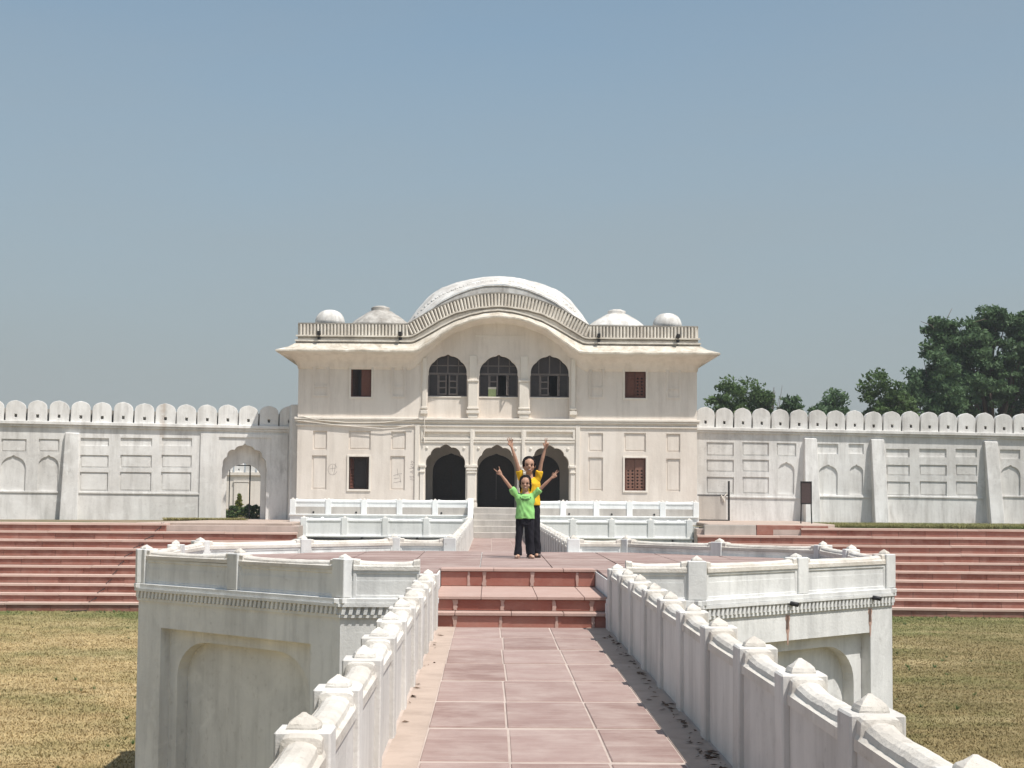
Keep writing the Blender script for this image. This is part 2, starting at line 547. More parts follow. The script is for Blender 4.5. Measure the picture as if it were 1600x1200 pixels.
def grass(name, label, regions, mat, h, seed):
    r = np.random.default_rng(seed)
    V, F = [], []
    for (poly, count, z) in regions:
        (xa0, xb0, y0), (xa1, xb1, y1) = poly
        u = r.random(count)
        ty = r.random(count) ** 1.15
        yy = y0 + (y1 - y0) * ty
        xa = xa0 + (xa1 - xa0) * ty
        xb = xb0 + (xb1 - xb0) * ty
        xx = xa + (xb - xa) * u
        for k in range(3):
            a = r.random(count) * 6.283
            hh = h * (0.5 + r.random(count))
            w = 0.008 + 0.010 * r.random(count)
            bx, by = xx + r.normal(0, .02, count), yy + r.normal(0, .02, count)
            lx, ly = np.cos(a) * hh * 1.7, np.sin(a) * hh * 1.7
            zg = lawn_z(by) if z < 0 else np.full(count, z)
            p0 = np.stack([bx - w * np.sin(a), by + w * np.cos(a), zg - 0.02], 1)
            p1 = np.stack([bx + w * np.sin(a), by - w * np.cos(a), zg - 0.02], 1)
            p2 = np.stack([bx + lx, by + ly, zg + hh], 1)
            V.append(np.stack([p0, p1, p2], 1).reshape(-1, 3))
    V = np.concatenate(V)
    F = np.arange(len(V)).reshape(-1, 3)
    o = link(name, fast_mesh(name, V, F, mat))
    o['kind'] = 'stuff'
    tag(o, label, 'grass')
    return o
grass('grass', 'short dry grass covering the floor of the empty tank',
      [(((-8.0, -4.3, 19.5), (-18.5, -5.0, 51.5)), 95000, ZL), (((4.9, 8.5, 19.5), (5.5, 19.5, 51.5)), 95000, ZL)], 'blade', 0.030, 3)
grass('verge_grass', 'green grass verge along the foot of the buttressed wall', [(((12.3, 24.0, 57.6), (12.4, 26, 64.6)), 26000, 0.50), (((-9.2, -12.2, 62.5), (-9.5, -12.5, 63.8)), 2500, 0.50)], 'blade', 0.09, 4)

rw = np.random.default_rng(8)
wv_ = []
for _ in range(170):
    lft = rw.random() < .5
    t_ = rw.random()
    yy_ = 20 + 31 * t_ if rw.random() < .6 else 51.2 - abs(rw.normal(0, .25))
    xx_ = (-4.4 - 13 * rw.random() * (.3 + .7 * t_)) if lft else (5.2 + 13 * rw.random() * (.3 + .7 * t_))
    s_ = rw.uniform(.05, .13)
    zw_ = float(lawn_z(yy_))
    for _k in range(14):
        a_ = rw.random() * 6.283
        L_ = s_ * rw.uniform(.5, 1.2)
        c_, sn_ = math.cos(a_), math.sin(a_)
        wv_.append([(xx_ - sn_ * .012, yy_ + c_ * .012, zw_), (xx_ + sn_ * .012, yy_ - c_ * .012, zw_), (xx_ + c_ * L_, yy_ + sn_ * L_, zw_ + s_ * rw.uniform(.3, 1.0))])
wo2 = link('weeds', fast_mesh('weeds', np.array(wv_).reshape(-1, 3), np.arange(len(wv_) * 3).reshape(-1, 3), 'leaf2'))
wo2['kind'] = 'stuff'
tag(wo2, 'scattered small green weeds in the dry grass of the tank', 'weeds')
# ------------------------------------------------------------------ parapets
POST_W = 0.212
def post_mesh(h, w=POST_W):
    m = MB().box(-w / 2, w / 2, -w / 2, w / 2, 0, h)
    return m.mesh('post', 'white', bevel=0.008)
def cap_mesh(b=0.125, h=0.056):
    m = MB()
    prof = [(b * 0.62, 0), (b * 0.62, 0.010), (b * 0.55, 0.024), (b * 0.37, h * 0.68), (b * 0.15, h * 0.97), (0.008, h + .006)]
    vs, fs = [], []
    n = 8
    for r, z in prof:
        for i in range(n):
            a = math.pi * 2 * i / n + math.pi / 4
            k = 1.0 if i % 2 == 0 else 0.80
            vs.append((r * k * math.cos(a), r * k * math.sin(a), z))
    for j in range(len(prof) - 1):
        for i in range(n):
            a, c = j * n + i, j * n + (i + 1) % n
            fs.append((a, c, c + n, a + n))
    fs += [tuple(reversed(range(n))), tuple(range(n * (len(prof) - 1), n * len(prof)))]
    m.add(vs, fs)
    return m.mesh('post_cap', 'cap', wob=0.006, wobscale=17)
def panel_mesh(L, H, t, mat, recess=0.013):
    bm = bmesh.new()
    m = MB().box(0, L, -t / 2, t / 2, 0, H)
    me = m.mesh('panel', mat)
    bm.from_mesh(me)
    fs = [f for f in bm.faces if abs(f.normal.y) > 0.9] if mat != 'white' else []
    for f in fs:
        nrm = f.normal.copy()
        bmesh.ops.inset_region(bm, faces=[f], thickness=min(0.055, H * 0.14), depth=0.0)
        bmesh.ops.inset_region(bm, faces=[f], thickness=0.012, depth=-(recess if mat != 'tier' else .007))
    bm.to_mesh(me)
    bm.free()
    return me
def coping_mesh(L, mat, seed, t=0.175, rise=0.018):
    """ledge with a hand-formed half-round roll that climbs to each post"""
    m = MB()
    n = 16
    ss = [0, 0.035, 0.07, 0.075, 0.11] + [0.13 + (L - 0.26) * i / n for i in range(n + 1)] + [L - 0.11, L - 0.075, L - 0.07, L - 0.035, L]
    prof_n = 7
    rings = []
    for s in ss:
        e = min(s, L - s)
        sad = e < 0.072
        lift = rise * max(0.0, 1 - e / (L * 0.35)) ** 2
        wdt = 0.078 if sad else 0.066
        hgt_ = 0.060 if sad else 0.048
        jit = 0.006 * noise.noise(Vector((s * 4.0 + seed * 7.1, seed, 0)))
        ring = [(-t / 2, -0.045), (-t / 2, 0.0)]
        for i in range(prof_n + 1):
            a = math.pi * (1 - i / prof_n)
            sq = 0.35 if sad else 0.9
            ring.append((wdt * math.copysign(abs(math.cos(a)) ** sq, math.cos(a)), 0.004 + lift + (hgt_ + jit) * abs(math.sin(a)) ** sq
                         + 0.004 * noise.noise(Vector((s * 14, i * 1.3, seed * 3.3)))))
        ring += [(t / 2, 0.0), (t / 2, -0.045)]
        rings.append([(s, p[0], p[1]) for p in ring])
    k = len(rings[0])
    vs = [p for r in rings for p in r]
    fs = []
    for j in range(len(rings) - 1):
        for i in range(k):
            a, b = j * k + i, j * k + (i + 1) % k
            fs.append((a, b, b + k, a + k))
    fs += [tuple(range(k)), tuple(reversed(range((len(rings) - 1) * k, len(rings) * k)))]
    m.add(vs, fs)
    return m.mesh('coping', mat)

CAP = cap_mesh()
_pm = {}
def parapet(label, p0, p1, z0, H, n, group=None, mat='white', end_posts=(True, True), thick=0.15, post_extra=0.085, capped=True, base=0.0):
    """run of n panels between posts from p0 to p1; H = height of the ledge above z0"""
    p0, p1 = Vector((*p0, z0)), Vector((*p1, z0))
    d = p1 - p0
    L = d.length
    root = thing('parapet_wall', label, 'parapet', p0, math.atan2(d.y, d.x), group)
    step = L / n
    key = (round(H, 3), mat)
    if key not in _pm:
        pm = post_mesh(H + post_extra)
        pm.materials.clear()
        pm.materials.append(M[mat])
        _pm[key] = pm
    pk = (round(step, 3), round(H, 3), mat)
    if pk not in _pm:
        _pm[pk] = (panel_mesh(step - POST_W + 0.004, H - 0.046, thick, mat),
                   [coping_mesh(step - POST_W + 0.004, 'cap' if mat != 'tier' else 'tier', random.random() * 50) for _ in range(3)])
    pmesh, cms = _pm[pk]
    for i in range(n + 1):
        if (i == 0 and not end_posts[0]) or (i == n and not end_posts[1]):
            continue
        po = link('post', _pm[key], root, (i * step, 0, 0.002), (random.uniform(-.008, .008), random.uniform(-.008, .008), random.uniform(-.02, .02)))
        if capped:
            link('post_cap', CAP, po, (random.uniform(-.008, .008), random.uniform(-.008, .008), H + post_extra - 0.002), (0, 0, random.uniform(-.15, .15)),
                 (random.uniform(.92, 1.1),) * 2 + (random.uniform(.85, 1.15),))
    for i in range(n):
        link('panel', pmesh, root, (i * step + POST_W / 2 - 0.002, 0, 0.001), (random.uniform(-.004, .004), 0, 0))
        link('coping', random.choice(cms), root, (i * step + POST_W / 2 - 0.002, 0, H + random.uniform(-.004, .004)), (0, random.uniform(-.004, .004), 0))
    if base:
        MB().box(-0.11, L + 0.11, -thick / 2 - 0.045, thick / 2 + 0.045, -base, 0).obj('plinth', mat, root, bevel=0.006)
    return root

# ------------------------------------------------------------------ first causeway
OC = Vector((AX, 23.65))           # centre of the octagon
OA = 4.90                          # its apothem
OH = OA * math.tan(math.pi / 8)    # half a side
YF, YB = OC.y - OA, OC.y + OA      # front and back face
WT = 0.215                         # parapet width
XL, XR = -0.575, 1.335
cw = MB()
cw.box(XL - WT - 0.03, XR + WT + 0.03, -11.0, YF + 0.3, ZB, 0.006)
causeway = struct(cw.obj('causeway', 'mortar'))
# cement gutters on either side
MB().box(XL - 0.01, XL + 0.185, -11, YF + 0.29, -0.029, 0.011).obj('gutter', 'cement', causeway, wob=0.0)
MB().box(XR - 0.215, XR + 0.01, -11, YF + 0.29, -0.029, 0.010).obj('gutter', 'cement', causeway)
xs = [XL + 0.187, .13, .70, XR - 0.217]
def slab_mesh(w, d, h=0.035):
    return MB().box(-w / 2, w / 2, -d / 2, d / 2, -h, 0).mesh('paving_slab', 'pave', bevel=0.006)
ROW = 1.372
y = YF + 0.25
k = 0
while y > -10:
    e = [xs[0], xs[1] + random.uniform(-.016, .016), xs[2] + random.uniform(-.016, .016), xs[3]]
    for i in range(3):
        link('paving_slab', slab_mesh(e[i + 1] - e[i] - 0.013, ROW - 0.085 + random.uniform(-.012, .012)), causeway,
             ((e[i] + e[i + 1]) / 2, y - ROW / 2 + random.uniform(-.008, .008), 0.013 + random.uniform(-.002, .002)),
             (random.uniform(-.002, .001), random.uniform(-.002, .002), random.uniform(-.006, .006)))
    y -= ROW
for sgn, lab in ((-1, 'white parapet on the sunlit left edge of the paved causeway leading to the platform'),
                 (1, 'white parapet on the right edge of the paved causeway shading its gutter')):
    x = XL - WT / 2 if sgn < 0 else XR + WT / 2
    parapet(lab, (x, YF - 0.12 - 1.372 * 20), (x, YF - 0.12), -0.03, 0.57 if sgn < 0 else 0.645, 20, base=0.0)
# dry leaves along the gutters
lv = []
for i in range(300):
    rgt = random.random() < 0.88
    y = random.uniform(4.0, 18.0) if random.random() < .5 else random.uniform(4, 10)
    x = XR - abs(random.gauss(0, 0.06)) - 0.01 if rgt else XL + abs(random.gauss(0, 0.045)) + 0.01
    s = random.uniform(0.008, 0.028)
    a = random.uniform(0, 6.28)
    z = 0.016
    c, sn = math.cos(a), math.sin(a)
    lv.append([(x + c * s * 1.6, y + sn * s * 1.6, z), (x - sn * s * .6, y + c * s * .6, z + random.uniform(0, .015)), (x - c * s * 1.6, y - sn * s * 1.6, z + random.uniform(0, .01)), (x + sn * s * .6, y - c * s * .6, z)])
lo = link('dry_leaves', fast_mesh('dry_leaves', np.array(lv).reshape(-1, 3), np.arange(len(lv) * 4).reshape(-1, 4), 'dryleaf'))
lo['kind'] = 'stuff'
tag(lo, 'dry brown leaves and dirt lying in the gutters of the causeway', 'leaves')

# ------------------------------------------------------------------ octagonal platform
platform = thing('octagonal_platform', 'white octagonal platform with blind niches and pink paved floor in the empty tank', 'platform', (OC.x, OC.y, 0))
ZLG = 0.285                       # underside of the parapet
def ocorner(i, a=OA):
    """corner i (0 = front left, going clockwise seen from above) relative to the centre"""
    h = a * math.tan(math.pi / 8)
    return [(-h, -a), (-a, -h), (-a, h), (-h, a), (h, a), (a, h), (a, -h), (h, -a)][i]
fillet_n = 8
def niche_loop(L, z0, za, m, r):
    pts = [(m, z0), (L - m, z0)]
    for i in range(fillet_n + 1):
        a = math.pi / 2 * i / fillet_n
        pts.append((L - m - r + r * math.cos(a), za - r * 0.75 + r * 0.75 * math.sin(a)))
    for i in range(fillet_n + 1):
        a = math.pi / 2 + math.pi / 2 * i / fillet_n
        pts.append((m + r + r * math.cos(a), za - r * 0.75 + r * 0.75 * math.sin(a)))
    return pts
for i in range(8):
    a, b = Vector(ocorner(i)), Vector(ocorner((i + 1) % 8))
    d = b - a
    L = d.length
    # local frame: x along the face with the outside towards -y
    if True:
        p, q = (b, a)
        dd = q - p
        rz = math.atan2(dd.y, dd.x)
    face = MB()
    gap = i in (3, 7)          # the causeways cut through these two faces
    ztop = ZLG - 0.16 if not gap else -0.04
    face.plate(rect(0, L, ZB, ztop), [rect(0.52, L - 0.52, ZB + 0.1, -0.20)], 0, 0.14)
    face.plate(rect(0.10, L - 0.10, ZB, ztop), [niche_loop(L, ZB + 0.1, -0.345, 0.70, 0.62)], 0.14, 0.30)
    face.box(0.2, L - 0.2, 0.30, 0.46, ZB, ztop)
    gl, gr = L / 2 - HW - .02, L / 2 + HW + .02
    if gap:
        face.box(0, gl, 0.001, .2, -.04, ZLG - .16)
        face.box(gr, L, 0.001, .2, -.04, ZLG - .16)
    fo = face.obj('wall_face', 'octagon', platform)
    fo.location = (p.x, p.y, 0)
    fo.rotation_euler = (0, 0, rz)
    # ledge with a row of small dentils below it (too fine to pick apart)
    e = 0.05
    t = math.tan(math.pi / 8)
    lo_ = None
    for (ga, gb) in ([(None, None)] if not gap else [(None, gl), (gr, None)]):
        led = MB()
        for (o, z0, z1) in ((0.052, ZLG - 0.035, ZLG), (0.004, ZLG - 0.1255, ZLG - 0.0345), (0.02, ZLG - 0.16, ZLG - 0.125)):
            led.prism([(-o * t if ga is None else ga, -o), (L + o * t if gb is None else gb, -o), (L - 0.3 * t if gb is None else gb, 0.3), (0.3 * t if ga is None else ga, 0.3)], z0, z1, 'z')
        lo_ = led.obj('ledge', 'octagon', platform, wob=0.004, wobscale=3)
        lo_.location, lo_.rotation_euler = fo.location, fo.rotation_euler
    den = MB()
    nd = int(L / 0.082)
    for kx in range(nd):
        x = (kx + .5) * L / nd
        if gap and gl - .03 < x < gr + .03:
            continue
        den.prism([(x - .030, ZLG - .122), (x + .012, ZLG - .122), (x + .030, ZLG - .037), (x - .012, ZLG - .037)], -0.042, -0.003, 'y')
    dn = den.obj('dentil_band', 'octagon', lo_)
    dn['kind'] = 'stuff'
# core and floor with the stair recess cut out
RX0, RX1, RY0, RY1 = -HW - 0.03, HW + 0.06, -OA - 0.4, 21.5 - OC.y
def clip(poly, nx_, ny_, c):
    out = []
    for i in range(len(poly)):
        a, b = poly[i], poly[(i + 1) % len(poly)]
        da, db = a[0] * nx_ + a[1] * ny_ - c, b[0] * nx_ + b[1] * ny_ - c
        if da <= 0:
            out.append(a)
        if da * db < 0:
            t = da / (da - db)
            out.append((a[0] + (b[0] - a[0]) * t, a[1] + (b[1] - a[1]) * t))
    return out
def octclip(poly, ap):
    for i in range(8):
        an = math.pi / 4 * i
        poly = clip(poly, math.cos(an), math.sin(an), ap)
        if len(poly) < 3:
            return []
    return poly
core = MB()
io = [ocorner(i, OA - 0.1) for i in range(8)]
for (x0, x1, y0, y1) in ((-9, RX0, -9, RY1), (RX1, 9, -9, RY1), (-9, 9, RY1, 9)):
    q = octclip([(x0, y0), (x1, y0), (x1, y1), (x0, y1)], OA - 0.02)
    core.prism(q, ZLG - 0.156, ZP - 0.025, 'z')
core.obj('platform_fill', 'octagon', platform)
T = 0.96
for ix in range(-6, 7):
    for iy in range(-6, 7):
        x0, x1 = ix * T - T / 2 + .008, ix * T + T / 2 - .008
        y0, y1 = RY1 + 0.02 + iy * T + .008, RY1 + 0.02 + (iy + 1) * T - .008
        ap = OA - WT - 0.01
        if y1 <= RY1 + 0.03:
            pieces = []
            if x0 < RX0 - 0.02:
                pieces.append((x0, min(x1, RX0 - 0.02)))
            if x1 > RX1 + 0.02:
                pieces.append((max(x0, RX1 + 0.02), x1))
        else:
            pieces = [(x0, x1)]
        for (a, b) in pieces:
            if b - a < 0.05:
                continue
            q = octclip([(a, y0), (b, y0), (b, y1), (a, y1)], ap)
            if len(q) >= 3:
                z = ZP + random.uniform(-.003, .003)
                MB().prism(q, z - 0.03, z, 'z').obj('paving_slab', 'pave', platform)
# stair: two low steps, a landing and one high step
def slab_row(x0, x1, cuts, y0, y1, z0, z1, name, mat, parent, gap=0.006):
    e = [x0] + cuts + [x1]
    for a, b in zip(e[:-1], e[1:]):
        o = MB().box(a + gap, b - gap, y0, y1 + random.uniform(0, 0.0), z0, z1).obj(name, mat, parent, bevel=0.004)
        o.location.y = random.uniform(-.006, .006)
def smear(cuts, y, z0, z1):
    for c_ in cuts:
        for dx in (0,):
            w0, w1 = random.uniform(.012, .03), random.uniform(.012, .03)
            n_ = 6
            L_ = [(c_ - lerp(w0, w1, t / n_) * random.uniform(.6, 1.3), lerp(z0, z1, t / n_)) for t in range(n_ + 1)]
            R_ = [(c_ + lerp(w0, w1, t / n_) * random.uniform(.6, 1.3), lerp(z0, z1, t / n_)) for t in range(n_ + 1)]
            MB().prism(L_ + R_[::-1], y - .011, y + .004, 'y').obj('mortar_smear', 'tread', platform)
def front_step(yf, z0, z1, depth, cuts, tcuts):
    yy = yf - OC.y
    MB().box(RX0 - .02, RX1 + .02, yy + 0.05, yy + depth + 0.06, z0 - 0.05, z1 - 0.037).obj('step_core', 'mortar', platform)
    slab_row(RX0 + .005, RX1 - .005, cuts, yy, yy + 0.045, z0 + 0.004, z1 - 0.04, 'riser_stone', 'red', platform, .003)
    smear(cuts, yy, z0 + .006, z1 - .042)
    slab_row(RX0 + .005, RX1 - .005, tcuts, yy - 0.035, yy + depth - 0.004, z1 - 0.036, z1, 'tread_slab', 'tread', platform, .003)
front_step(19.03, 0.0, 0.176, 0.27, [RX0 + .24, -.22, .42, RX1 - .18], [RX0 + .24, -.1, .5])
front_step(19.30, 0.176, 0.344, 2.17, [RX0 + .24, -.2, .40, RX1 - .18], [-.45, .2, .75])
yy = 21.5 - OC.y - .06
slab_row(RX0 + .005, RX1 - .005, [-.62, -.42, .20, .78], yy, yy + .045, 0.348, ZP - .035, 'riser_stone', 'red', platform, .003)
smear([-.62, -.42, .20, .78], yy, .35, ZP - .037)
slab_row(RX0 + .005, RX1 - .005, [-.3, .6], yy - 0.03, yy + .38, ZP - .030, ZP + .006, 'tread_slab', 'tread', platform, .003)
# steps down at the far side
for i in range(2):
    MB().box(-HW, HW, OA - 0.05 + 0.3 * i, OA + 0.25 + 0.3 * i, -0.2, ZP - 0.19 * (i + 1)).obj('step', 'tread', platform, bevel=0.006)
# drain spouts with rusty run-off on the sunlit face
for t in (0.42, 0.87):
    a, b = Vector(ocorner(7)), Vector(ocorner(6))
    c = a.lerp(b, t)
    nrm = Vector((1, -1)).normalized()
    sp = MB().tube([(c.x - nrm.x * .03, c.y - nrm.y * .03, ZLG - .03), (c.x + nrm.x * .15, c.y + nrm.y * .15, ZLG - .05)], 0.028, 10).obj('drain_spout', 'pipe', platform, smooth=True)
    st = MB()
    pts = []
    for i in range(9):
        pts.append((0.035 * (1 - (i / 8) ** 2) * (1 + .3 * math.sin(i * 2.1)) + .004, -0.18 - 0.36 * i / 8))
    poly = [(-p[0], ZLG + p[1]) for p in pts] + [(p[0], ZLG + p[1]) for p in reversed(pts)]
    st.prism(poly, -0.004, 0.002, 'y')
    so = st.obj('rust_stain', 'rust', platform)
    so.location = (c.x, c.y, 0)
    so.rotation_euler = (0, 0, math.pi / 4)
# parapets of the platform
OPW = OA - WT / 2 + 0.02
def oc(i):
    c = ocorner(i, OPW)
    return (OC.x + c[0], OC.y + c[1])
HP = 0.355
gp = (
 (1, 0, 2, 'white parapet on the shaded oblique side of the octagonal platform, facing the dry lawn'),
 (2, 1, 2, 'short side parapet of the octagonal platform above the straw coloured lawn'),
 (3, 2, 2, 'parapet on the far oblique side of the platform towards the arched gate'),
 (5, 4, 2, 'parapet on the far oblique side of the platform towards the notice board'),
 (6, 5, 2, 'short side parapet of the octagonal platform above the olive lawn'),
 (7, 6, 2, 'sunlit oblique parapet of the octagonal platform above the rusty drain spouts'))
for i, (a, b, n, lab) in enumerate(gp):
    parapet(lab, oc(a), oc(b), ZLG + 0.06, HP, n, mat='octagon', end_posts=(False, True) if i not in (0, 3) else (True, True), base=0.06)
XA, XB_ = XL - WT / 2, XR + WT / 2
parapet('short front parapet joining the platform to the left causeway parapet', oc(0), (XA - .0, oc(0)[1]), ZLG + .06, HP, 1, mat='octagon', end_posts=(False, False), base=.06)
parapet('short front parapet joining the platform to the right causeway parapet', (XB_, oc(7)[1]), oc(7), ZLG + .06, HP, 1, mat='octagon', end_posts=(False, True), base=.06)
parapet('short rear parapet of the platform beside the left parapet of the far causeway', oc(3), (XA, oc(3)[1]), ZLG + .06, HP, 1, mat='octagon', end_posts=(True, True), base=.06)
parapet('short rear parapet of the platform beside the right parapet of the far causeway', (XB_, oc(4)[1]), oc(4), ZLG + .06, HP, 1, mat='octagon', end_posts=(True, False), base=.06)

# ------------------------------------------------------------------ second causeway
YS = 59.4                    # foot of the gatehouse stairs
cw2 = MB().box(XL - WT - .03, XR + WT + .03, YB - 0.3, YS + 0.3, ZB, 0.002)
far_way = struct(cw2.obj('far_causeway', 'mortar'))
sm2 = [slab_mesh(2 * HW / 3 - 0.014, ROW - 0.02)]
y = YB + 0.65
while y < YS - .2:
    for i in range(3):
        link('paving_slab', sm2[0], far_way, (XL + (i + .5) * 2 * HW / 3, y + ROW / 2, 0.009 + random.uniform(-.003, .003)), (random.uniform(-.004, .004), 0, 0))
    y += ROW
parapet('left parapet of the far causeway running up to the gatehouse stairs', (XA, YB + .12), (XA, 58.45), -.03, .66, 22)
parapet('right parapet of the far causeway running up to the gatehouse stairs', (XB_, YB + .12), (XB_, 58.45), -.03, .66, 22)

# ------------------------------------------------------------------ terraces in front of the gatehouse
YT1, YT2, YG = 58.6, 60.55, 63.8      # lower tier, upper tier, facade
GX = 0.272                            # axis of the gatehouse
ZF = 1.08                             # its floor
def ray(x, y):
    return Vector(((x - VX) / FPX, 1.0, (VY + ROLL * (x - VX) - y) / FPX))
def px(x, y, depth):
    r = ray(x, y) * depth
    return Vector((r.x, depth, CAMZ + r.z))
ta = thing('lower_terrace', 'long white lower retaining terrace in front of the gatehouse', 'terrace', (GX, YT1, 0))
tb = thing('upper_terrace', 'white upper terrace the gatehouse stands on', 'terrace', (GX, YT2, 0))
LX0, LX1 = px(473, 0, YT1).x - GX, px(1083, 0, YT1).x - GX
UX0, UX1 = px(456, 0, YT2).x - GX, px(1093, 0, YT2).x - GX
SX0, SX1 = XL - GX - .02, XR - GX + .02
for (x0, x1) in ((LX0, SX0), (SX1, LX1)):
    MB().box(x0, x1, 0.0, YT2 - YT1 + .1, ZL - .2, 0.03).obj('retaining_wall', 'tier', ta, wob=.006)
    MB().box(x0 - .03, x1 + (.0 if x1 < 0 else .03), -0.07, 0.2, 0.03, 0.085).obj('ledge', 'tier', ta, bevel=.008)
    MB().box(x0, x1, 0.2, YT2 - YT1 - .01, 0.03, 0.46).obj('terrace_floor', 'tier', ta)
    nd = int((x1 - x0) / .14)
    dm = MB()
    for k in range(nd):
        xx = x0 + (k + .5) * (x1 - x0) / nd
        dm.box(xx - .04, xx + .04, -.03, -.002, -.12, -.02)
    d = dm.obj('dentil_band', 'tier', ta)
    d['kind'] = 'stuff'
for (x0, x1) in ((UX0, SX0), (SX1, UX1)):
    MB().box(x0, x1, 0.0, YG - YT2 + .3, ZL, ZF - .26).obj('retaining_wall', 'tier', tb)
    MB().box(x0, x1, 0.012, YG - YT2 + .29, ZF - .26, ZF).obj('terrace_floor', 'greystep', tb)
    MB().box(x0 - .03, x1 + .0, -0.05, 0.2, ZF - .31, ZF - .262).obj('ledge', 'tier', tb, bevel=.006)
MB().box(SX0, SX1, 0.9, YG - YT2 + .3, -.1, ZF - .002).obj('landing', 'greystep', tb)
st = thing('stone_stairs', 'grey stone stairs climbing from the far causeway to the central arch', 'stairs', (AX, YS, 0))
for i in range(5):
    zt = 0.216 * (i + 1)
    sl = MB().box(-HW + .005, HW - .005, 0.3 * i, 0.3 * i + 0.42 + (0.2 if i == 4 else 0), zt - 0.216 - (0.02 if i else .1), zt).obj('step', 'greystep', st, bevel=.012, wob=.008, wobscale=3)
for s in (-1, 1):
    ck = MB().prism([(-.55, -.05), (-.55, .74), (-.2, .80), (1.3, 1.42), (1.6, 1.42), (1.6, -.05)], s * (HW + .012), s * (HW + .19), 'x').obj('cheek_wall', 'tier', st, bevel=.01)
parapet('panelled parapet of the lower terrace left of the stairs, above a black pipe', (GX + LX0 + .1, YT1 + .07), (XA - .12, YT1 + .07), .085, .545, 4, mat='tier')
parapet('panelled parapet of the lower terrace right of the stairs', (XB_ + .12, YT1 + .07), (GX + LX1 - .1, YT1 + .07), .085, .545, 4, mat='tier')
parapet('panelled parapet of the upper terrace left of the central arch', (GX + UX0 + .1, YT2 + .09), (XA - .02, YT2 + .09), ZF - .262, .475, 5, mat='tier', post_extra=.05)
parapet('panelled parapet of the upper terrace right of the central arch', (XB_ + .02, YT2 + .09), (GX + UX1 - .1, YT2 + .09), ZF - .262, .475, 5, mat='tier', post_extra=.05)
# weep holes of the upper tier
for i in range(9):
    x = lerp(UX0, UX1, (i + .55) / 9.6)
    if SX0 - .2 < x < SX1 + .2:
        continue
    MB().tube([(x, -.005, ZF - .20), (x, .05, ZF - .20)], .038, 10).obj('weep_hole', 'pipe', tb)
pp = thing('drain_pipe', 'black pipe clamped along the foot of the lower terrace parapet', 'pipe', (GX + LX0, YT1 - .12, -.02))
Lp = -LX0 + SX0 - .35
MB().tube([(0, 0, 0), (Lp * .3, 0, -.012), (Lp * .62, 0, .0), (Lp, 0, -.035)], .035, 10).obj('pipe_run', 'pipe', pp, smooth=True)
MB().tube([(0, 0, -.10), (Lp * .4, 0, -.115), (Lp, 0, -.13)], .022, 10).obj('pipe_run', 'pipe', pp, smooth=True)
for t in (.38, .72, .985):
    MB().box(Lp * t - .04, Lp * t + .04, -.05, .06, -.17, .06).obj('pipe_clamp', 'iron', pp, bevel=.01)
for k, xx in enumerate((906, 990, 1052)):
    p = px(xx, 846, YT1)
    o = MB().tube([(0, .05, .02), (0, -.10, 0), (0, -.12, -.10)], .035, 8).obj('downspout', 'pipe')
    o.location = (p.x, YT1 - .0, .0)
    tag(o, ('stubby dark downspout under the lower terrace ledge, close to the far causeway', 'stubby dark downspout under the middle of the lower terrace ledge', 'stubby dark downspout under the lower terrace ledge below the white rubble')[k], 'spout', 'downspouts of the lower terrace')
def rubble(cx, depth, z, n, lab):
    r = thing('rubble_heap', lab, 'rubble', (cx, depth, z))
    for i in range(n):
        s = random.uniform(.05, .11)
        b = MB().ball((0, 0, 0), (s * random.uniform(.9, 1.6), s, s * .8), 7, 5)
        o = b.obj('stone', 'tier', r, wob=.03, wobscale=9)
        o.location = (random.uniform(-.42, .42), random.uniform(-.2, .2), s * .6 + random.uniform(0, .1) * (1 if i % 3 == 0 else 0))
        o.rotation_euler = (random.random(), random.random(), random.random() * 6)
rubble(px(495, 800, 59.6).x, 59.6, .46, 14, 'small heap of white rubble on the lower terrace near the arched gate')
rubble(px(1050, 800, 59.6).x, 59.6, .46, 14, 'small heap of white rubble on the lower terrace near the metal gate')

# ------------------------------------------------------------------ red sandstone steps of the tank (ghats)
RIS, TRD, NST = 0.265, 0.46, 10
ZTOP = ZL + RIS * NST            # 0.52
def ghat(label, origin, rotz, length, sign, ends):
    """steps running from origin along sign*x; local y forward (up the steps)"""
    root = thing('tank_steps', label, 'steps', (origin[0], origin[1], 0), rotz)
    prof = []
    for i in range(NST):
        prof += [(TRD * i + 0.05, ZL - .3 if i == 0 else ZL + RIS * i - .05), (TRD * i + 0.05, ZL + RIS * (i + 1) - .068)]
    prof += [(TRD * NST + 1.2, ZTOP - .068), (TRD * NST + 1.2, ZL - .3)]
    MB().prism(prof, 0, sign * length, 'x').obj('step_core', 'mortar', root)
    for i in range(NST):
        z0, z1 = ZL + RIS * i, ZL + RIS * (i + 1)
        y0 = TRD * i
        le = length - (ends[i] if ends else 0)
        st0 = ends[i] if ends else 0.0
        x = st0
        while x < length - .05:
            w = random.uniform(.75, 1.35)
            b = min(length, x + w)
            if length - b < .3:
                b = length
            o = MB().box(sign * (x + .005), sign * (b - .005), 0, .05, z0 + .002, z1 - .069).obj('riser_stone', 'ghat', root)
            o.location = (0, y0 + random.uniform(-.006, .006), 0)
            x = b
        dep = TRD if i < NST - 1 else 0.7
        x = st0
        while x < length - .05:
            b = min(length, x + random.uniform(2.2, 3.4))
            if length - b < .6:
                b = length
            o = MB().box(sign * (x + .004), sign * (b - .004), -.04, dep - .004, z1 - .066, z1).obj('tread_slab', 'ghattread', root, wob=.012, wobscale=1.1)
            o.location = (0, y0, random.uniform(-.006, .006))
            x = b
    return root
YT = 51.55
ghat('flight of red sandstone tank steps descending to the straw coloured lawn', (-6.35, YT), math.radians(-1.0) * -1, 20.0, -1, [0] * 9 + [4.4])
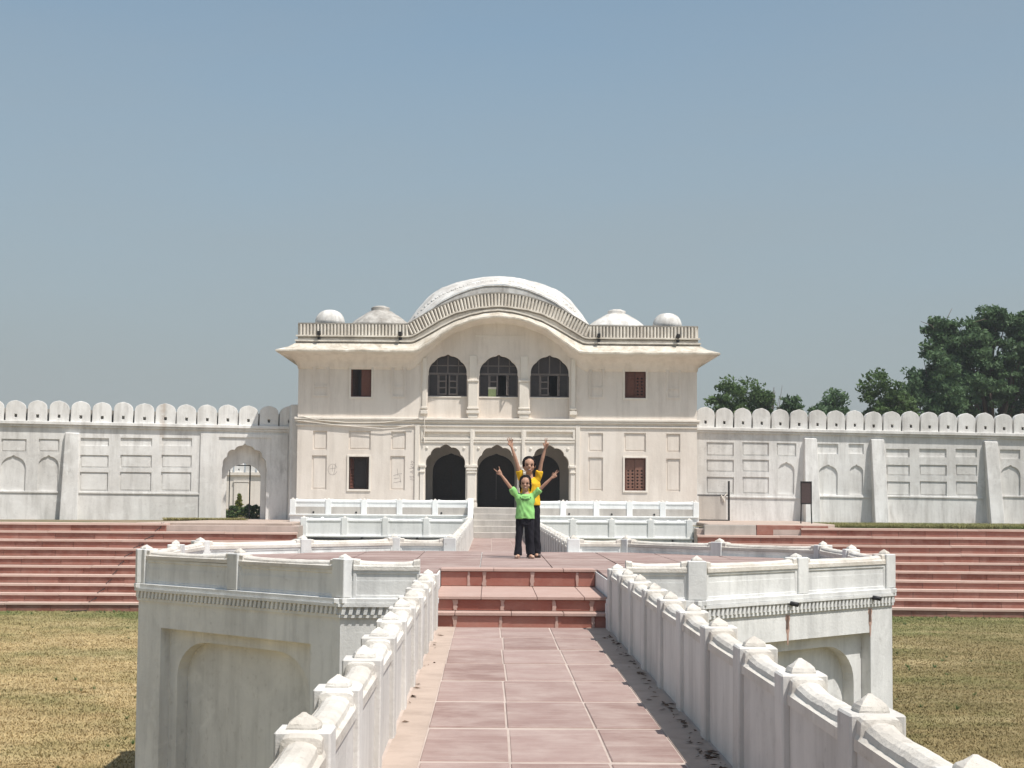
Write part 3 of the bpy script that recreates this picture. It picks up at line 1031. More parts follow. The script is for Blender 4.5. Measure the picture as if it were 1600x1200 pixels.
ghat('flight of red sandstone tank steps descending to the olive lawn below the notice board', (6.72, YT + .35), math.radians(-4.0), 20.0, 1, [0] * 9 + [3.5])
# cement aprons on top of the steps
ap = MB()
ap.prism([(-12.0, 56.35), (-6.7, 56.35), (-6.7, 66), (-9.7, 66)], .2, .535, 'z')
struct(ap.obj('apron_path', 'cement', bevel=.01), 'worn cement apron leading from the steps to the arched gate')
ap = MB()
ap.prism([(7.4, 56.3), (10.2, 56.1), (11.9, 57.0), (12.1, 65.5), (7.75, 65.5)], .2, .62, 'z')
struct(ap.obj('apron_slab', 'cement', bevel=.02, wob=.02, wobscale=1.0), 'worn cement apron in front of the metal gate')
kb = thing('apron_kerb', 'grey and red stone kerb edging the cement apron below the metal gate', 'kerb', (7.25, 56.02, .40))
MB().box(0, 1.75, -.12, .12, -.15, .2).obj('kerb_stone', 'greystep', kb, bevel=.01)
MB().box(1.77, 3.3, -.12, .12, -.15, .2).obj('kerb_stone', 'ghat', kb, bevel=.01)
MB().box(3.32, 4.2, -.12, .12, -.15, .18).obj('kerb_stone', 'ghat', kb, bevel=.01)
# thin cable trailing down the steps
cab = MB()
pts = []
for i in range(NST, -1, -1):
    t = 1 - i / NST
    dep = YT + TRD * i - .065
    xx = lerp(px(262, 0, 56.2).x, px(147, 0, 51.4).x, t) + .22 * math.sin(t * 9) * (1 - t)
    zz = ZL + RIS * min(i + 1, NST)
    pts.append((xx, dep, zz + .02))
    if i > 0:
        pts.append((xx - .03, dep - .012, zz - RIS * .5))
pts.append((pts[-1][0] - .05, YT - .10, ZL + .03))
pts.append((pts[-1][0] - .4, YT - .5, ZL + .03))
cab.tube(pts, .014, 6)
tag(cab.obj('cable', 'iron'), 'thin dark cable trailing down the red tank steps', 'cable')

# ------------------------------------------------------------------ gatehouse
S = FPX / YG
def bu(x):
    return (x - 778.0) / S
def bz(y, x=778.0):
    return (793.0 - y + ROLL * (x - VX)) / S
gh = thing('gatehouse', 'two storey cream gatehouse with curved roof, domes, wide eaves and cusped arches', 'building', (GX, YG, ZF))
HWB = 7.72
xt = [0, 23, 42, 72, 101, 116, 125, 133, 350]
tip_y = np.interp(np.arange(0, 351), xt, [498.5, 500.5, 504.5, 516, 536, 546.5, 552.5, 554, 554])
mb_y = np.interp(np.arange(0, 351), [0, 23, 45, 68, 90, 113, 132, 140, 350], [485, 487.4, 492.5, 500.4, 511.6, 525, 535.0, 536, 536])
mu_y = np.interp(np.arange(0, 351), [0, 12, 45, 68, 90, 113, 135, 143, 350], [476.7, 477.3, 481.8, 488, 498, 512, 525, 526, 526])
tp_y = np.interp(np.arange(0, 351), [0, 12, 34, 57, 79, 102, 130, 142, 350], [457, 457.6, 460, 465.5, 473.4, 483, 499.8, 507.5, 508])
ri_y = np.interp(np.arange(0, 351), [0, 23, 45, 68, 90, 110, 135, 145, 350], [443, 444.4, 449.7, 458.8, 470, 484.6, 506, 514, 600])
ro_y = np.interp(np.arange(0, 351), [0, 23, 45, 68, 90, 102, 113, 130, 139, 150, 350], [432.3, 433.6, 437.6, 443.4, 452, 459, 468.9, 489, 502.6, 516, 600])
def sm_(a):
    kk = np.ones(5) / 5
    full = np.concatenate([a[::-1], a[1:]])
    s = np.convolve(np.pad(full, 2, mode='edge'), kk, mode='valid')
    return s[len(a) - 1:]
curves = {k: sm_(v) for k, v in dict(tip=tip_y, mb=mb_y, mu=mu_y, tp=tp_y, ri=ri_y, ro=ro_y).items()}
def cz(name, u):
    return (793.0 - np.interp(abs(u) * S, np.arange(0, 351), curves[name])) / S
# masonry ---------------------------------------------------------------
Z1 = bz(657)        # string course
ZE = bz(554)        # eave tip
WX = 3.02           # centre bay
win_l_lo, win_l_up = (546.5, 578, 714, 765), (548, 580, 570, 620.5)
win_r_lo, win_r_up = (977, 1010, 716, 767), (977, 1010, 572, 622)
def R(x0, x1, y0, y1):
    xm = (x0 + x1) / 2
    return rect(bu(x0), bu(x1), bz(y1, xm), bz(y0, xm))
def wing(side):
    x0, x1 = (-HWB, -WX) if side < 0 else (WX, HWB)
    if side < 0:
        wins = [R(*win_l_lo), R(*win_l_up)]
        pans = [R(490, 512, 674, 703), R(546, 580, 674, 703), R(612, 635, 675, 703), R(489, 512, 712, 765), R(611, 634, 713, 766)]
        fa = [(488, 514, 569, 620), (611, 634, 569, 621)]
    else:
        wins = [R(*win_r_lo), R(*win_r_up)]
        pans = [R(920, 943, 677, 706), R(976, 1010, 677, 706), R(1042, 1064, 678, 707), R(920, 943, 715, 767), R(1042, 1064, 717, 768)]
        fa = [(921, 945, 571, 622), (1042, 1065, 572, 623)]
    w = MB()
    w.plate(rect(x0, x1, -.3, ZE + .45), wins + pans, 0, .055)
    w.plate(rect(x0, x1, -.3, ZE + .45), wins, .055, .5)
    wo_ = w.obj('wing_wall', 'cream', gh)
    for p in pans:       # inner raised field of each sunk panel
        (xa, za), (xb, zb) = p[0], p[2]
        MB().box(xa + .055, xb - .055, .040, .060, za + .055, zb - .055).obj('sunk_panel', 'cream', wo_, bevel=.01)
    for (xa, xb, ya, yb) in fa:   # shallow blind niches of the upper floor
        b = MB()
        cx_, hw_ = bu((xa + xb) / 2), (xb - xa) / 2 / S
        zb_, zt_ = bz(yb, xa), bz(ya, xa)
        b.plate(rect(cx_ - hw_, cx_ + hw_, zb_, zt_), [arch(cx_, hw_ - .07, zb_ + .42, zt_ - .36, zt_ - .1, 3, .1, 24), rect(cx_ - hw_ + .07, cx_ + hw_ - .07, zb_ + .06, zb_ + .36)], -.034, .002)
        b.obj('blind_niche', 'cream', wo_)
    return wo_
wl, wr = wing(-1), wing(1)
# centre, ground floor: three cusped arches
AC = [697, 777.5, 859]
lo_arch = [arch(bu(c), 31.6 / S, -.02 if i == 1 else .0, bz(733), bz(697), 5, .075, 60, .03) for i, c in enumerate(AC)]
lo_arch = [[(p[0], p[1] + .02) for p in l] for l in lo_arch]
cl = MB()
cl.plate(rect(-WX + .003, WX - .003, -.3, Z1), lo_arch + [R(x0, x1, 676.5, 684) for (x0, x1) in ((663, 735), (743, 815), (823, 895))], 0, .06)
cl.plate(rect(-WX + .003, WX - .003, -.3, Z1), lo_arch, .06, .55)
clo = cl.obj('arcade_wall', 'creamtrim', gh)
fm = MB()
# framed spandrels and string lines over the arches
def frame_strip(x0, x1, y0, y1, o=.045):
    fm.plate(R(x0, x1, y0, y1), [R(x0 + 3, x1 - 3, y0 + 3, y1 - 3)], -o, .004)
for (x0, x1) in ((659, 738), (740, 818), (820, 899)):
    frame_strip(x0, x1, 672, 688)
    fm.plate(R(x0, x1, 689.5, 692), [], -.04, .004)
fm.obj('frieze', 'creamtrim', gh)
for c in AC:
    for s in (-1, 1):
        ros = MB().lathe([(.055, 0), (.055, .02), (.03, .035), (.004, .04)], 12).obj('rosette', 'creamtrim', clo)
        ros.rotation_euler = (math.pi / 2, 0, 0)
        ros.location = (bu(c + s * 29), 0, bz(701))
def pilaster(xc, wpx, y0, y1, name, o=.10, cap_ys=(), foot_ys=()):
    p = MB().box(bu(xc - wpx / 2), bu(xc + wpx / 2), -o, .01, bz(y1), bz(y0)).obj(name, 'creamtrim', gh, bevel=.012)
    for (a, b, e) in list(cap_ys) + list(foot_ys):
        MB().box(bu(xc - wpx / 2 - e), bu(xc + wpx / 2 + e), -o - .035, .012, bz(b), bz(a)).obj('moulding', 'creamtrim', p, bevel=.01)
    return p
for xc in (737.8, 818.4):
    pilaster(xc, 13, 728, 793, 'column', .08, [(727, 730.5, 2.2), (733, 735.5, 2.0), (738, 740, 1.2)], [(780, 783, 1.6), (786, 793, 2.6)])
    pilaster(xc, 5, 672, 727, 'spandrel_strip', .06)
for xc, sgn in ((660.5, -1), (895.5, 1)):
    pilaster(xc, 6.5, 728, 793, 'column', .07, [(727, 730.5, 1.6), (737, 739, 1.2)], [(786, 793, 1.6)])
for xc in (652.5, 903.5):
    pilaster(xc, 7, 664, 793, 'edge_pilaster', .05)
# verandah back wall with dark doors
bw = MB()
in_arch = [arch(bu(c) , 30.0 / S, -.1, bz(737), bz(708), 0, 0, 36, .05) for c in (703, 777, 851)]
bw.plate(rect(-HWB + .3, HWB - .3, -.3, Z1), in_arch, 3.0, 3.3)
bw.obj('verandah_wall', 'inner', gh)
for i, c in enumerate((703, 777, 851)):
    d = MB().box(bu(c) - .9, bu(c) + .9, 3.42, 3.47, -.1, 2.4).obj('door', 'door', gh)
    MB().box(bu(c) - .012, bu(c) + .012, 3.40, 3.425, .3, 1.6).obj('door_gap_strip', 'frame' if i == 1 else 'wooddark', d)  # middle strip is paler: light in the door gap painted as colour
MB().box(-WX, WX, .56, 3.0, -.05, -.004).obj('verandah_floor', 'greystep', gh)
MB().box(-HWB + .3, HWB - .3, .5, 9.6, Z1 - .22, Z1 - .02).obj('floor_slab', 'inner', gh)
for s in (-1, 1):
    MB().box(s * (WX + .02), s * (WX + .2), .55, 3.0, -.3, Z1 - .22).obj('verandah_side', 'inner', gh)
# centre, upper floor: deep arched bays with sill walls and glazed frames
ZS = bz(654.5)
up_bay = [arch(bu(c), 30.6 / S, ZS, bz(588), bz(556), 4, .045, 60, .05) for c in (699, 779, 859)]
top = [(float(u), float(cz('tip', u) + .12)) for u in np.linspace(WX - .003, -WX + .003, 61)]
cu = MB()
cu.plate([(-WX + .003, Z1 + .002), (WX - .003, Z1 + .002)] + top, up_bay, 0, .22)
cuo = cu.obj('upper_wall', 'cream', gh)
MB().plate(R(742, 817, 524.2, 525.6), [], -.02, .004).obj('wall_fillet', 'creamtrim', cuo)
for c in (699, 779, 859):
    MB().box(bu(c - 31), bu(c + 31), .17, .5, Z1, bz(622)).obj('sill_wall', 'cream', cuo)
    MB().box(bu(c - 31), bu(c + 31), .14, .5, bz(622), bz(620)).obj('sill', 'creamtrim', cuo, bevel=.008)
    for s in (-1, 1):
        MB().box(bu(c + s * 28) - .12, bu(c + s * 28) + .12, -.018, .004, bz(568), bz(561)).obj('spandrel_panel', 'cream', cuo)
for xc in (739, 819):
    pilaster(xc, 15, 597, 654, 'upper_pilaster', .09, [(594, 597, 1.2)], [(637, 640, 1.6), (642.5, 647, 2.6)])
    pilaster(xc, 12, 556, 594, 'upper_strip', .03)
for xc in (663, 896):
    pilaster(xc, 7, 560, 650, 'upper_pilaster', .06, [], [(637, 640, 1.6), (642.5, 648, 2.2)])
def bay_window(c, style):
    w = thing_part('arched_window', gh, (bu(c), .30, 0))
    hw = 30.6 / S
    z0, zt, za = bz(620), bz(584), bz(555)
    fr = MB()
    bar = .028
    fr.box(-hw, hw, 0, .06, zt - .04, zt + .04)
    for sx in (-.5, .5):
        fr.box(hw * sx - bar, hw * sx + bar, .002, .056, z0, zt - .04)
    fr.box(-bar * .8, bar * .8, .002, .056, zt + .04, za + .05)
    if style != 2:
        fr.box(-hw * .98, hw * .98, .004, .054, zt + .30, zt + .34)
    for sx in (-.55, .55):
        fr.box(hw * sx - bar * .6, hw * sx + bar * .6, .004, .054, zt + .04, za)
    for sx in (-.98, .98):
        fr.box(hw * sx - bar, hw * sx + bar, .002, .056, z0, zt - .04)
    fr.box(-hw, hw, .0, .06, z0, z0 + .05)
    fr.obj('frame', 'frame', w)
    # glazing pane by pane
    def pane(x0, x1, za_, zb_):
        MB().box(x0, x1, .026, .032, za_, zb_).obj('pane', 'glass', w)
    for a, b in ((-1, -.55), (-.55, 0), (0, .55), (.55, 1)):
        pane(hw * a + .01, hw * b - .01, zt + .03, za + .06)
    opens = {0: (), 1: (1,), 2: (1,)}[style]
    for k, (a, b) in enumerate(((-1, -.5), (-.5, 0), (0, .5), (.5, 1))):
        if k - 1 in opens:
            continue
        pane(hw * a + .01, hw * b - .01, z0 + .04, zt - .03)
    # hinged casements with glazing bars
    for k, s in ((0, -1), (1, 1)):
        cs = MB()
        cwid = hw * .46
        cs.plate(rect(0, cwid, z0 + .06, zt - .06), [rect(.05, cwid - .05, z0 + .12 + i * .25, z0 + .12 + i * .25 + .20) for i in range(3)], 0, .035)
        co = cs.obj('casement', 'frame', w)
        co.location = (s * hw * .49, -.015, 0)
        co.rotation_euler = (0, 0, (math.pi if s > 0 else 0) + (s * (0.3 if style == 0 else (.2 if k == 0 else 1.35))))
    return w
def thing_part(name, parent, loc):
    o = bpy.data.objects.new(name, None)
    o.empty_display_size = .2
    C.objects.link(o)
    o.parent = parent
    o.location = loc
    return o
for i, c in enumerate((699, 779, 859)):
    bay_window(c, i)
# rectangular wing windows
def wing_window(q, style):
    x0, x1, y0, y1 = q
    a, b, z0, z1 = bu(x0), bu(x1), bz(y1, x0), bz(y0, x0)
    w = thing_part('wing_window', gh, ((a + b) / 2, .10, z0))
    hw, h = (b - a) / 2, z1 - z0
    MB().plate(rect(-hw, hw, 0, h), [rect(-hw + .05, hw - .05, .04, h - .05)], 0, .08).obj('frame', 'wood' if style != 'open' else 'wooddark', w)
    MB().plate(rect(-hw - .075, hw + .075, -.07, h + .07), [rect(-hw + .001, hw - .001, .001, h - .001)], -.135, -.098).obj('surround', 'creamtrim', w, bevel=.008)
    lw = hw - .055
    def leaf(lattice, ang, s, mat):
        holes = []
        if lattice:
            for r in range(6):
                for c_ in range(2):
                    xx = lw * (.27 + .46 * c_)
                    zz = .14 + r * .125
                    holes.append([(xx - .055, zz), (xx, zz - .04), (xx + .055, zz), (xx, zz + .04)])
        m = MB().plate(rect(.004, lw - .004, .05, h - .06), holes, 0, .03)
        if not lattice:
            for k in range(3):
                m.box(.05, lw - .05, -.012, .0, .10 + k * (h - .2) / 3, .05 + (k + 1) * (h - .2) / 3)
        o = m.obj('shutter', mat, w, bevel=.003)
        o.location = (-s * lw, .02, 0)
        o.rotation_euler = (0, 0, ang if s > 0 else math.pi + ang)
    if style == 'closed_lattice':
        leaf(True, 0, 1, 'woodpale'); leaf(True, 0, -1, 'woodpale')
    elif style == 'closed':
        leaf(False, 0, 1, 'wood'); leaf(True, 0, -1, 'wood')
    elif style == 'half':
        leaf(False, .9, 1, 'wooddark'); leaf(False, 0, -1, 'wood')
    else:
        leaf(True, 1.2, 1, 'wood')
        leaf(False, -1.45, -1, 'wooddark')
    MB().box(-hw, hw, .35, .37, 0, h).obj('dark_room_sheet', 'door', w)  # dark sheet painted in place of the unlit room behind the shutters
wing_window(win_l_lo, 'open')
wing_window(win_l_up, 'half')
wing_window(win_r_lo, 'closed_lattice')
wing_window(win_r_up, 'closed')
# sides, back, roof
for s in (-1, 1):
    MB().box(s * (HWB - .45), s * (HWB - .002), .5, 9.6, -.4, ZE + .44).obj('side_wall', 'cream', gh)
MB().box(-HWB + .4, HWB - .4, 9.2, 9.6, -.4, ZE + .44).obj('back_wall', 'cream', gh)
MB().box(-HWB + .1, HWB - .1, .23, 9.55, ZE + .30, ZE + .52).obj('roof_slab', 'oldroof', gh)
# string course
def course(z0, z1, o, name='string_course'):
    MB().box(-HWB - o, HWB + o, -o, .0, z0, z1).obj(name, 'creamtrim', gh, bevel=.012, wob=.008, wobscale=1.5)
course(bz(658), bz(654.5), .12)
course(bz(661.5), bz(658.3), .08)
course(bz(668), bz(665.3), .05)
# eave: sloping slab that arches up over the centre, mitred round the corners
OVH = .80
us = np.concatenate([np.linspace(-HWB, -3.4, 22), np.linspace(-3.36, 3.36, 97), np.linspace(3.4, HWB, 22)])
def soft(u):
    a = abs(u)
    return .62 if a > 3.4 else lerp(.16, .62, max(0, (a - 2.4) / 1.0))
ring = []
for u in us:
    zt_ = cz('tip', u)
    zmb = cz('mb', u)
    jz = .018 * noise.noise(Vector((u * 2.3, 1.7, 0))) + .012 * noise.noise(Vector((u * 7, 4.7, 0)))
    e = 1.0 if abs(abs(u) - HWB) < 1e-6 else 0.0
    sg = math.copysign(1, u)
    sd = soft(u)
    sec = [(OVH, zt_ + jz), (OVH, zt_ + .06 + jz), (OVH * .45, lerp(zt_ + .06, zmb, .40) + jz), (.10, zmb - .05), (-.02, zmb - .05), (-.02, zt_ - sd), (.012, zt_ - sd), (.05, zt_ - sd * .75), (.14, zt_ - sd * .5), (.34, zt_ - sd * .24)]
    ring.append([(u + sg * max(o, 0) * e, -o, z) for o, z in sec])
ev = MB()
k = len(ring[0])
ev.add([p for r in ring for p in r], [(j * k + i, j * k + (i + 1) % k, (j + 1) * k + (i + 1) % k, (j + 1) * k + i) for j in range(len(ring) - 1) for i in range(k)] + [tuple(range(k)), tuple(range((len(ring) - 1) * k, len(ring) * k))])
eo = ev.obj('eave', 'eave', gh)
def soffit(o):
    o.data.materials.append(M['cream'])
    for p in o.data.polygons:
        if p.normal.z < -.1 and p.center.z < 99:
            p.material_index = 1
            p.use_smooth = True
soffit(eo)
zt_, zmb = float(cz('tip', 7.7)), float(cz('mb', 7.7))
for s in (-1, 1):
    e2 = MB()
    sec = [(OVH, zt_), (OVH, zt_ + .06), (OVH * .45, lerp(zt_ + .06, zmb, .40)), (.10, zmb - .05), (-.02, zmb - .05), (-.02, zt_ - .62), (.012, zt_ - .62), (.05, zt_ - .46), (.14, zt_ - .31), (.34, zt_ - .15)]
    r0 = [(s * (HWB + o), -max(o, 0) + .004, z) for o, z in sec]
    r1 = [(s * (HWB + o), 9.6 + max(o, 0), z) for o, z in sec]
    e2.add(r0 + r1, [(i, (i + 1) % k, (i + 1) % k + k, i + k) for i in range(k)] + [tuple(range(k)), tuple(range(k, 2 * k))])
    soffit(e2.obj('eave', 'eave', gh))
# roof parapet following the curve
def band(lo, hi, o0, o1, name, mat, dlo=0.0, dhi=0.0, end=HWB):
    uu = np.concatenate([np.linspace(-end, -3.7, 12), np.linspace(-3.66, 3.66, 100), np.linspace(3.7, end, 12)])
    m = MB()
    rg = []
    for u in uu:
        a, b = float(cz(lo, u) + dlo), float(cz(hi, u) + dhi)
        jz = .010 * noise.noise(Vector((u * 3.3, 9.1, dlo * 30)))
        rg.append([(u, -o1, a + jz), (u, -o1, b + jz), (u, -o0, b + jz), (u, -o0, a + jz)])
    m.add([p for r in rg for p in r], [(j * 4 + i, j * 4 + (i + 1) % 4, j * 4 + 4 + (i + 1) % 4, j * 4 + 4 + i) for j in range(len(rg) - 1) for i in range(4)] + [(0, 1, 2, 3), tuple(4 * (len(rg) - 1) + i for i in range(4))])
    return m.obj(name, mat, gh)
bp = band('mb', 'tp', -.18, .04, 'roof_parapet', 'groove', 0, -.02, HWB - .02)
band('mb', 'mb', -.02, .17, 'parapet_moulding', 'parapet', .0, .06, HWB + .14)
band('mb', 'mu', -.02, .05, 'parapet_moulding', 'parapet', .063, -.065, HWB + .03)
band('mu', 'mu', -.02, .14, 'parapet_moulding', 'parapet', -.055, .0, HWB + .11)
band('mu', 'mu', -.02, .065, 'parapet_dark_line', 'groove', -.115, -.056, HWB + .035)  # thin dark lines set directly below the mouldings
band('mb', 'mb', -.02, .125, 'parapet_dark_line', 'groove', -.05, -.001, HWB + .10)
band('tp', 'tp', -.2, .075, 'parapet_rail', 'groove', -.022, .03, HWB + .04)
bal = MB()
pr = [(.047 * math.cos(a), -.055 * math.sin(a)) for a in np.linspace(0, math.pi, 7)]
bal.prism([(p[0], p[1]) for p in pr], -.5, .5, 'z')
balm = bal.mesh('baluster', 'parapet')
u = -HWB + .07
while u < HWB - .03:
    a, b = float(cz('mu', u)) + .004, float(cz('tp', u)) - .026
    sl = (cz('tp', u + .05) - cz('tp', u - .05)) / .1
    ang = math.atan(sl)
    L_ = (b - a) * math.cos(ang)
    link('baluster', balm, bp, (u, -.042, (a + b) / 2), (0, -ang * .8, 0), (random.uniform(.9, 1.08), 1, max(.2, L_)))
    u += .132 * max(.55, math.cos(ang))
for s in (-1, 1):   # parapet along the sides
    MB().box(s * (HWB - .16), s * (HWB + .05), .02, 9.6, zmb, float(cz('tp', 7.7))).obj('side_parapet', 'parapet', gh)
MB().box(-HWB, HWB, 9.4, 9.62, zmb, float(cz('tp', 7.7))).obj('rear_parapet', 'parapet', gh)
# water spouts with dark run-off under them
for x in (497.5, 624.5, 935.5, 1059.5):
    u = bu(x)
    sp = MB().box(u - .055, u + .055, -.34, -.02, bz(527), bz(520.5)).obj('water_spout', 'iron', gh, bevel=.01)
    MB().prism([(u - .07, bz(524)), (u + .07, bz(524)), (u + .05, bz(537)), (u - .045, bz(538))], -.132, -.126, 'y').obj('run_off_stain', 'iron', sp)
# curved bengal vault behind the parapet
vb = MB()
nu_, nv_ = 90, 18
UW = 3.52
for j in range(nv_ + 1):
    v = j / nv_
    t = v * 2 if v <= .5 else 2 - v * 2      # 0 at rims, 1 at ridge
    yd = lerp(.35, 5.2, v)
    kk = math.sin(t * math.pi / 2)
    for i in range(nu_ + 1):
        u = lerp(-UW, UW, i / nu_)
        z = lerp(cz('ri', u), cz('ro', u) * 1.0 + .05, kk)
        z += .02 * noise.noise(Vector((u * 3, yd * 3, 0))) + .012 * noise.noise(Vector((u * 9, yd * 9, 2)))
        kd = 1 + yd / YG
        vb.v.append((u * kd, yd, max(float(.42 + (z - .42) * kd), ZE + .45)))
for j in range(nv_):
    for i in range(nu_):
        a = j * (nu_ + 1) + i
        vb.f.append((a, a + 1, a + nu_ + 2, a + nu_ + 1))
vault = vb.obj('curved_roof', 'dome', gh, smooth=True)
fb = MB()
rg = []
for i in range(nu_ + 1):
    u = lerp(-UW, UW, i / nu_)
    rg.append((u, max(float(cz('ri', u)), ZE + .45)))
fb.plate([(p[0], p[1] - .02) for p in reversed(rg)] + [(-UW, ZE + .40), (UW, ZE + .40)], [], .36, .5)
fb.obj('vault_front', 'dome', vault)
# raised rim along the vault edge and the row of little leaf plaques above it
rm = MB()
rm.tube([(p[0], .36, p[1] + .0) for p in rg[3:-3]], .028, 8)
rm.obj('vault_rim', 'dome', vault, smooth=True)
pl = MB().prism([(-.06, -.11), (.06, -.11), (.06, .03), (0, .13), (-.06, .03)], -.03, .01, 'y').mesh('plaque', 'dome', bevel=.008)
arc = 0.0
pu = None
for u in np.linspace(-3.2, 3.2, 400):
    z = float(cz('ri', u))
    if pu is None or math.hypot(u - pu[0], z - pu[1]) > .165:
        sl = (cz('ri', u + .05) - cz('ri', u - .05)) / .1
        t = .32
        kk = math.sin(t * math.pi / 2)
        zz = lerp(cz('ri', u), cz('ro', u) + .05, kk)
        ydp = .35 + 4.85 * t / 2
        kd = 1 + ydp / YG
        link('plaque', pl, vault, (float(u) * kd, ydp - .02, float(.42 + (zz - .42) * kd)), (math.radians(-62), -math.atan(sl) * .9, 0))
        pu = (u, z)
# small domes
def dome(xc, wpx, ytop, ybase, yd, name, mat, kind):
    u, r = bu(xc), wpx / 2 / S * (1 + yd / YG)
    zt, zb = (CAMZ - ZF) + (VY - ytop + ROLL * (xc - VX)) * (YG + yd) / FPX, ZE + .45
    h = zt - zb
    hv = (ybase - ytop) * (YG + yd) / FPX
    prof = []
    if kind == 'onion':
        prof = [(r * .97, 0), (r * .97, h - hv)] + [(r * math.cos(a) ** .8, h - hv + hv * math.sin(a)) for a in np.linspace(0.05, math.pi / 2 * .985, 12)]
    else:
        prof = [(r * 1.02, 0), (r * 1.02, h - hv - .02)]
        for t in np.linspace(0, 1, 12):
            prof.append((max(.01, r * (1 - t) ** .72 + (.05 * math.sin(t * 9) * r * 0.3)), h - hv + hv * .86 * t ** .85))
        prof = prof[:-2] + [(r * .33, h - hv + hv * .83), (r * .30, h - hv + hv * .88), (r * .16, h - hv + hv * .97), (.01, h)]
    d = MB().lathe(prof, 28, jit=.05 if kind != 'onion' else .015).obj(name, mat, gh, smooth=True, wob=.03 if kind != 'onion' else .006, wobscale=4)
    d.location = (u * (1 + yd / YG), yd, zb)
    return d
dome(514, 47, 484, 506, 1.3, 'small_dome', 'dome', 'onion')
dome(593, 90, 477, 507, 2.2, 'hip_dome', 'oldroof', 'hip')
dome(964, 88, 482, 510, 2.2, 'hip_dome', 'dome', 'hip')
dome(1043.5, 46, 488.5, 510, 1.3, 'small_dome', 'dome', 'onion')
# sagging wires on the left wing and scratched graffiti
wr_ = MB()
wr_.tube([(bu(466), -.13, bz(652)), (bu(500), -.10, bz(659.5)), (bu(545), -.10, bz(663)), (bu(600), -.10, bz(662)), (bu(640), -.10, bz(657)), (bu(656), -.13, bz(655))], .014, 6)
wr_.tube([(bu(466), -.10, bz(660)), (bu(520), -.08, bz(666)), (bu(600), -.08, bz(672)), (bu(618), -.07, bz(671)), (bu(640), -.07, bz(667)), (bu(648), -.09, bz(665))], .013, 6)
wr_.tube([(bu(664), -.14, bz(652)), (bu(663.5), -.14, bz(660)), (bu(664.5), -.08, bz(672)), (bu(663), -.08, bz(682)), (bu(664), -.08, bz(693))], .018, 6)
tag(wr_.obj('electric_wire', 'creamtrim'), 'sagging electric wire pinned along the left wing of the gatehouse', 'wire')
bpy.data.objects['electric_wire'].location = (GX, YG, ZF)
def strokes(name, paths, mat='scratch', r=.012, y=-.003, parent=gh):
    m = MB()
    for p in paths:
        q = [(bu(a), y, bz(b)) for a, b in p]
        for c_, d_ in zip(q[:-1], q[1:]):
            c_, d_ = Vector(c_), Vector(d_)
            t = (d_ - c_).normalized()
            nrm = Vector((-t.z, 0, t.x)) * r
            m.add([c_ + nrm, c_ - nrm, d_ - nrm, d_ + nrm], [(0, 1, 2, 3)])
    return m.obj(name, mat, parent)
def zz1(p):   # from the enlarged view (500,700,680,790 at 8.889x)
    return [(500 + a / 8.889, 700 + b / 8.889) for a, b in p]
circ = [(190 + 62 * math.cos(a), 320 + 75 * math.sin(a)) for a in np.linspace(.3, 6.0, 22)]
strokes('graffiti', [zz1(circ), zz1([(150, 310), (235, 300)]), zz1([(190, 260), (185, 350)]), zz1([(235, 230), (205, 395)])], r=.010)
strokes('graffiti', [zz1(p) for p in ([(1280, 190), (1325, 225), (1345, 165)], [(1265, 240), (1300, 250), (1275, 200)], [(1255, 300), (1310, 290), (1270, 265)], [(1300, 300), (1310, 270)],
                     [(1260, 350), (1305, 325), (1300, 365), (1270, 340)], [(1255, 405), (1310, 412), (1340, 430)], [(1265, 450), (1330, 460)], [(1260, 425), (1300, 432)])], r=.011)
strokes('graffiti', [zz1(p) for p in ([(1030, 400), (1100, 375), (1150, 370)], [(1040, 440), (1110, 430)], [(1035, 495), (1075, 490), (1140, 475)], [(1085, 300), (1095, 400)], [(1120, 390), (1135, 490)])], r=.010, y=.036)
bx = thing('carton', 'pale green carton with a white lid standing in the central upper window', 'carton', (GX + bu(769), YG + .20, ZF + bz(620)))
MB().box(-.15, .15, .0, .12, 0, .30).obj('carton_body', 'card', bx, bevel=.008)
MB().box(-.16, .16, -.008, .13, .30, .38).obj('carton_lid', 'cardlid', bx, bevel=.008)

# ------------------------------------------------------------------ enclosure walls
MW, MH = .655, .80
def merlon_mesh():
    pts = [(-MW / 2, 0), (MW / 2, 0), (MW / 2, MH * .58)]
    for i in range(1, 12):
        a = math.pi * i / 12
        pts.append((MW / 2 * math.cos(a) ** 1 if True else 0, MH * .58 + MH * .39 * math.sin(a) ** .85 + (.018 if i == 6 else 0.0)))
    pts.append((-MW / 2, MH * .58))
    hole = rect(-.045, .045, .13, .255)
    m = MB().plate(pts, [hole], -.02, .30)
    m.box(-.05, .05, .22, .24, .12, .27)
    return m
MERS = []
for k_ in range(4):
    mb_ = merlon_mesh()
    mb_.v = [(p[0] + .02 * noise.noise(Vector((p[0] * 3 + k_ * 9, p[2] * 3, 1))), p[1], p[2] + (.025 * noise.noise(Vector((p[0] * 3, k_ * 5.3, 2))) if p[2] > .1 else 0)) for p in mb_.v]
    MERS.append(mb_.mesh('merlon', 'wall', bevel=.016))
MER = MERS[0]
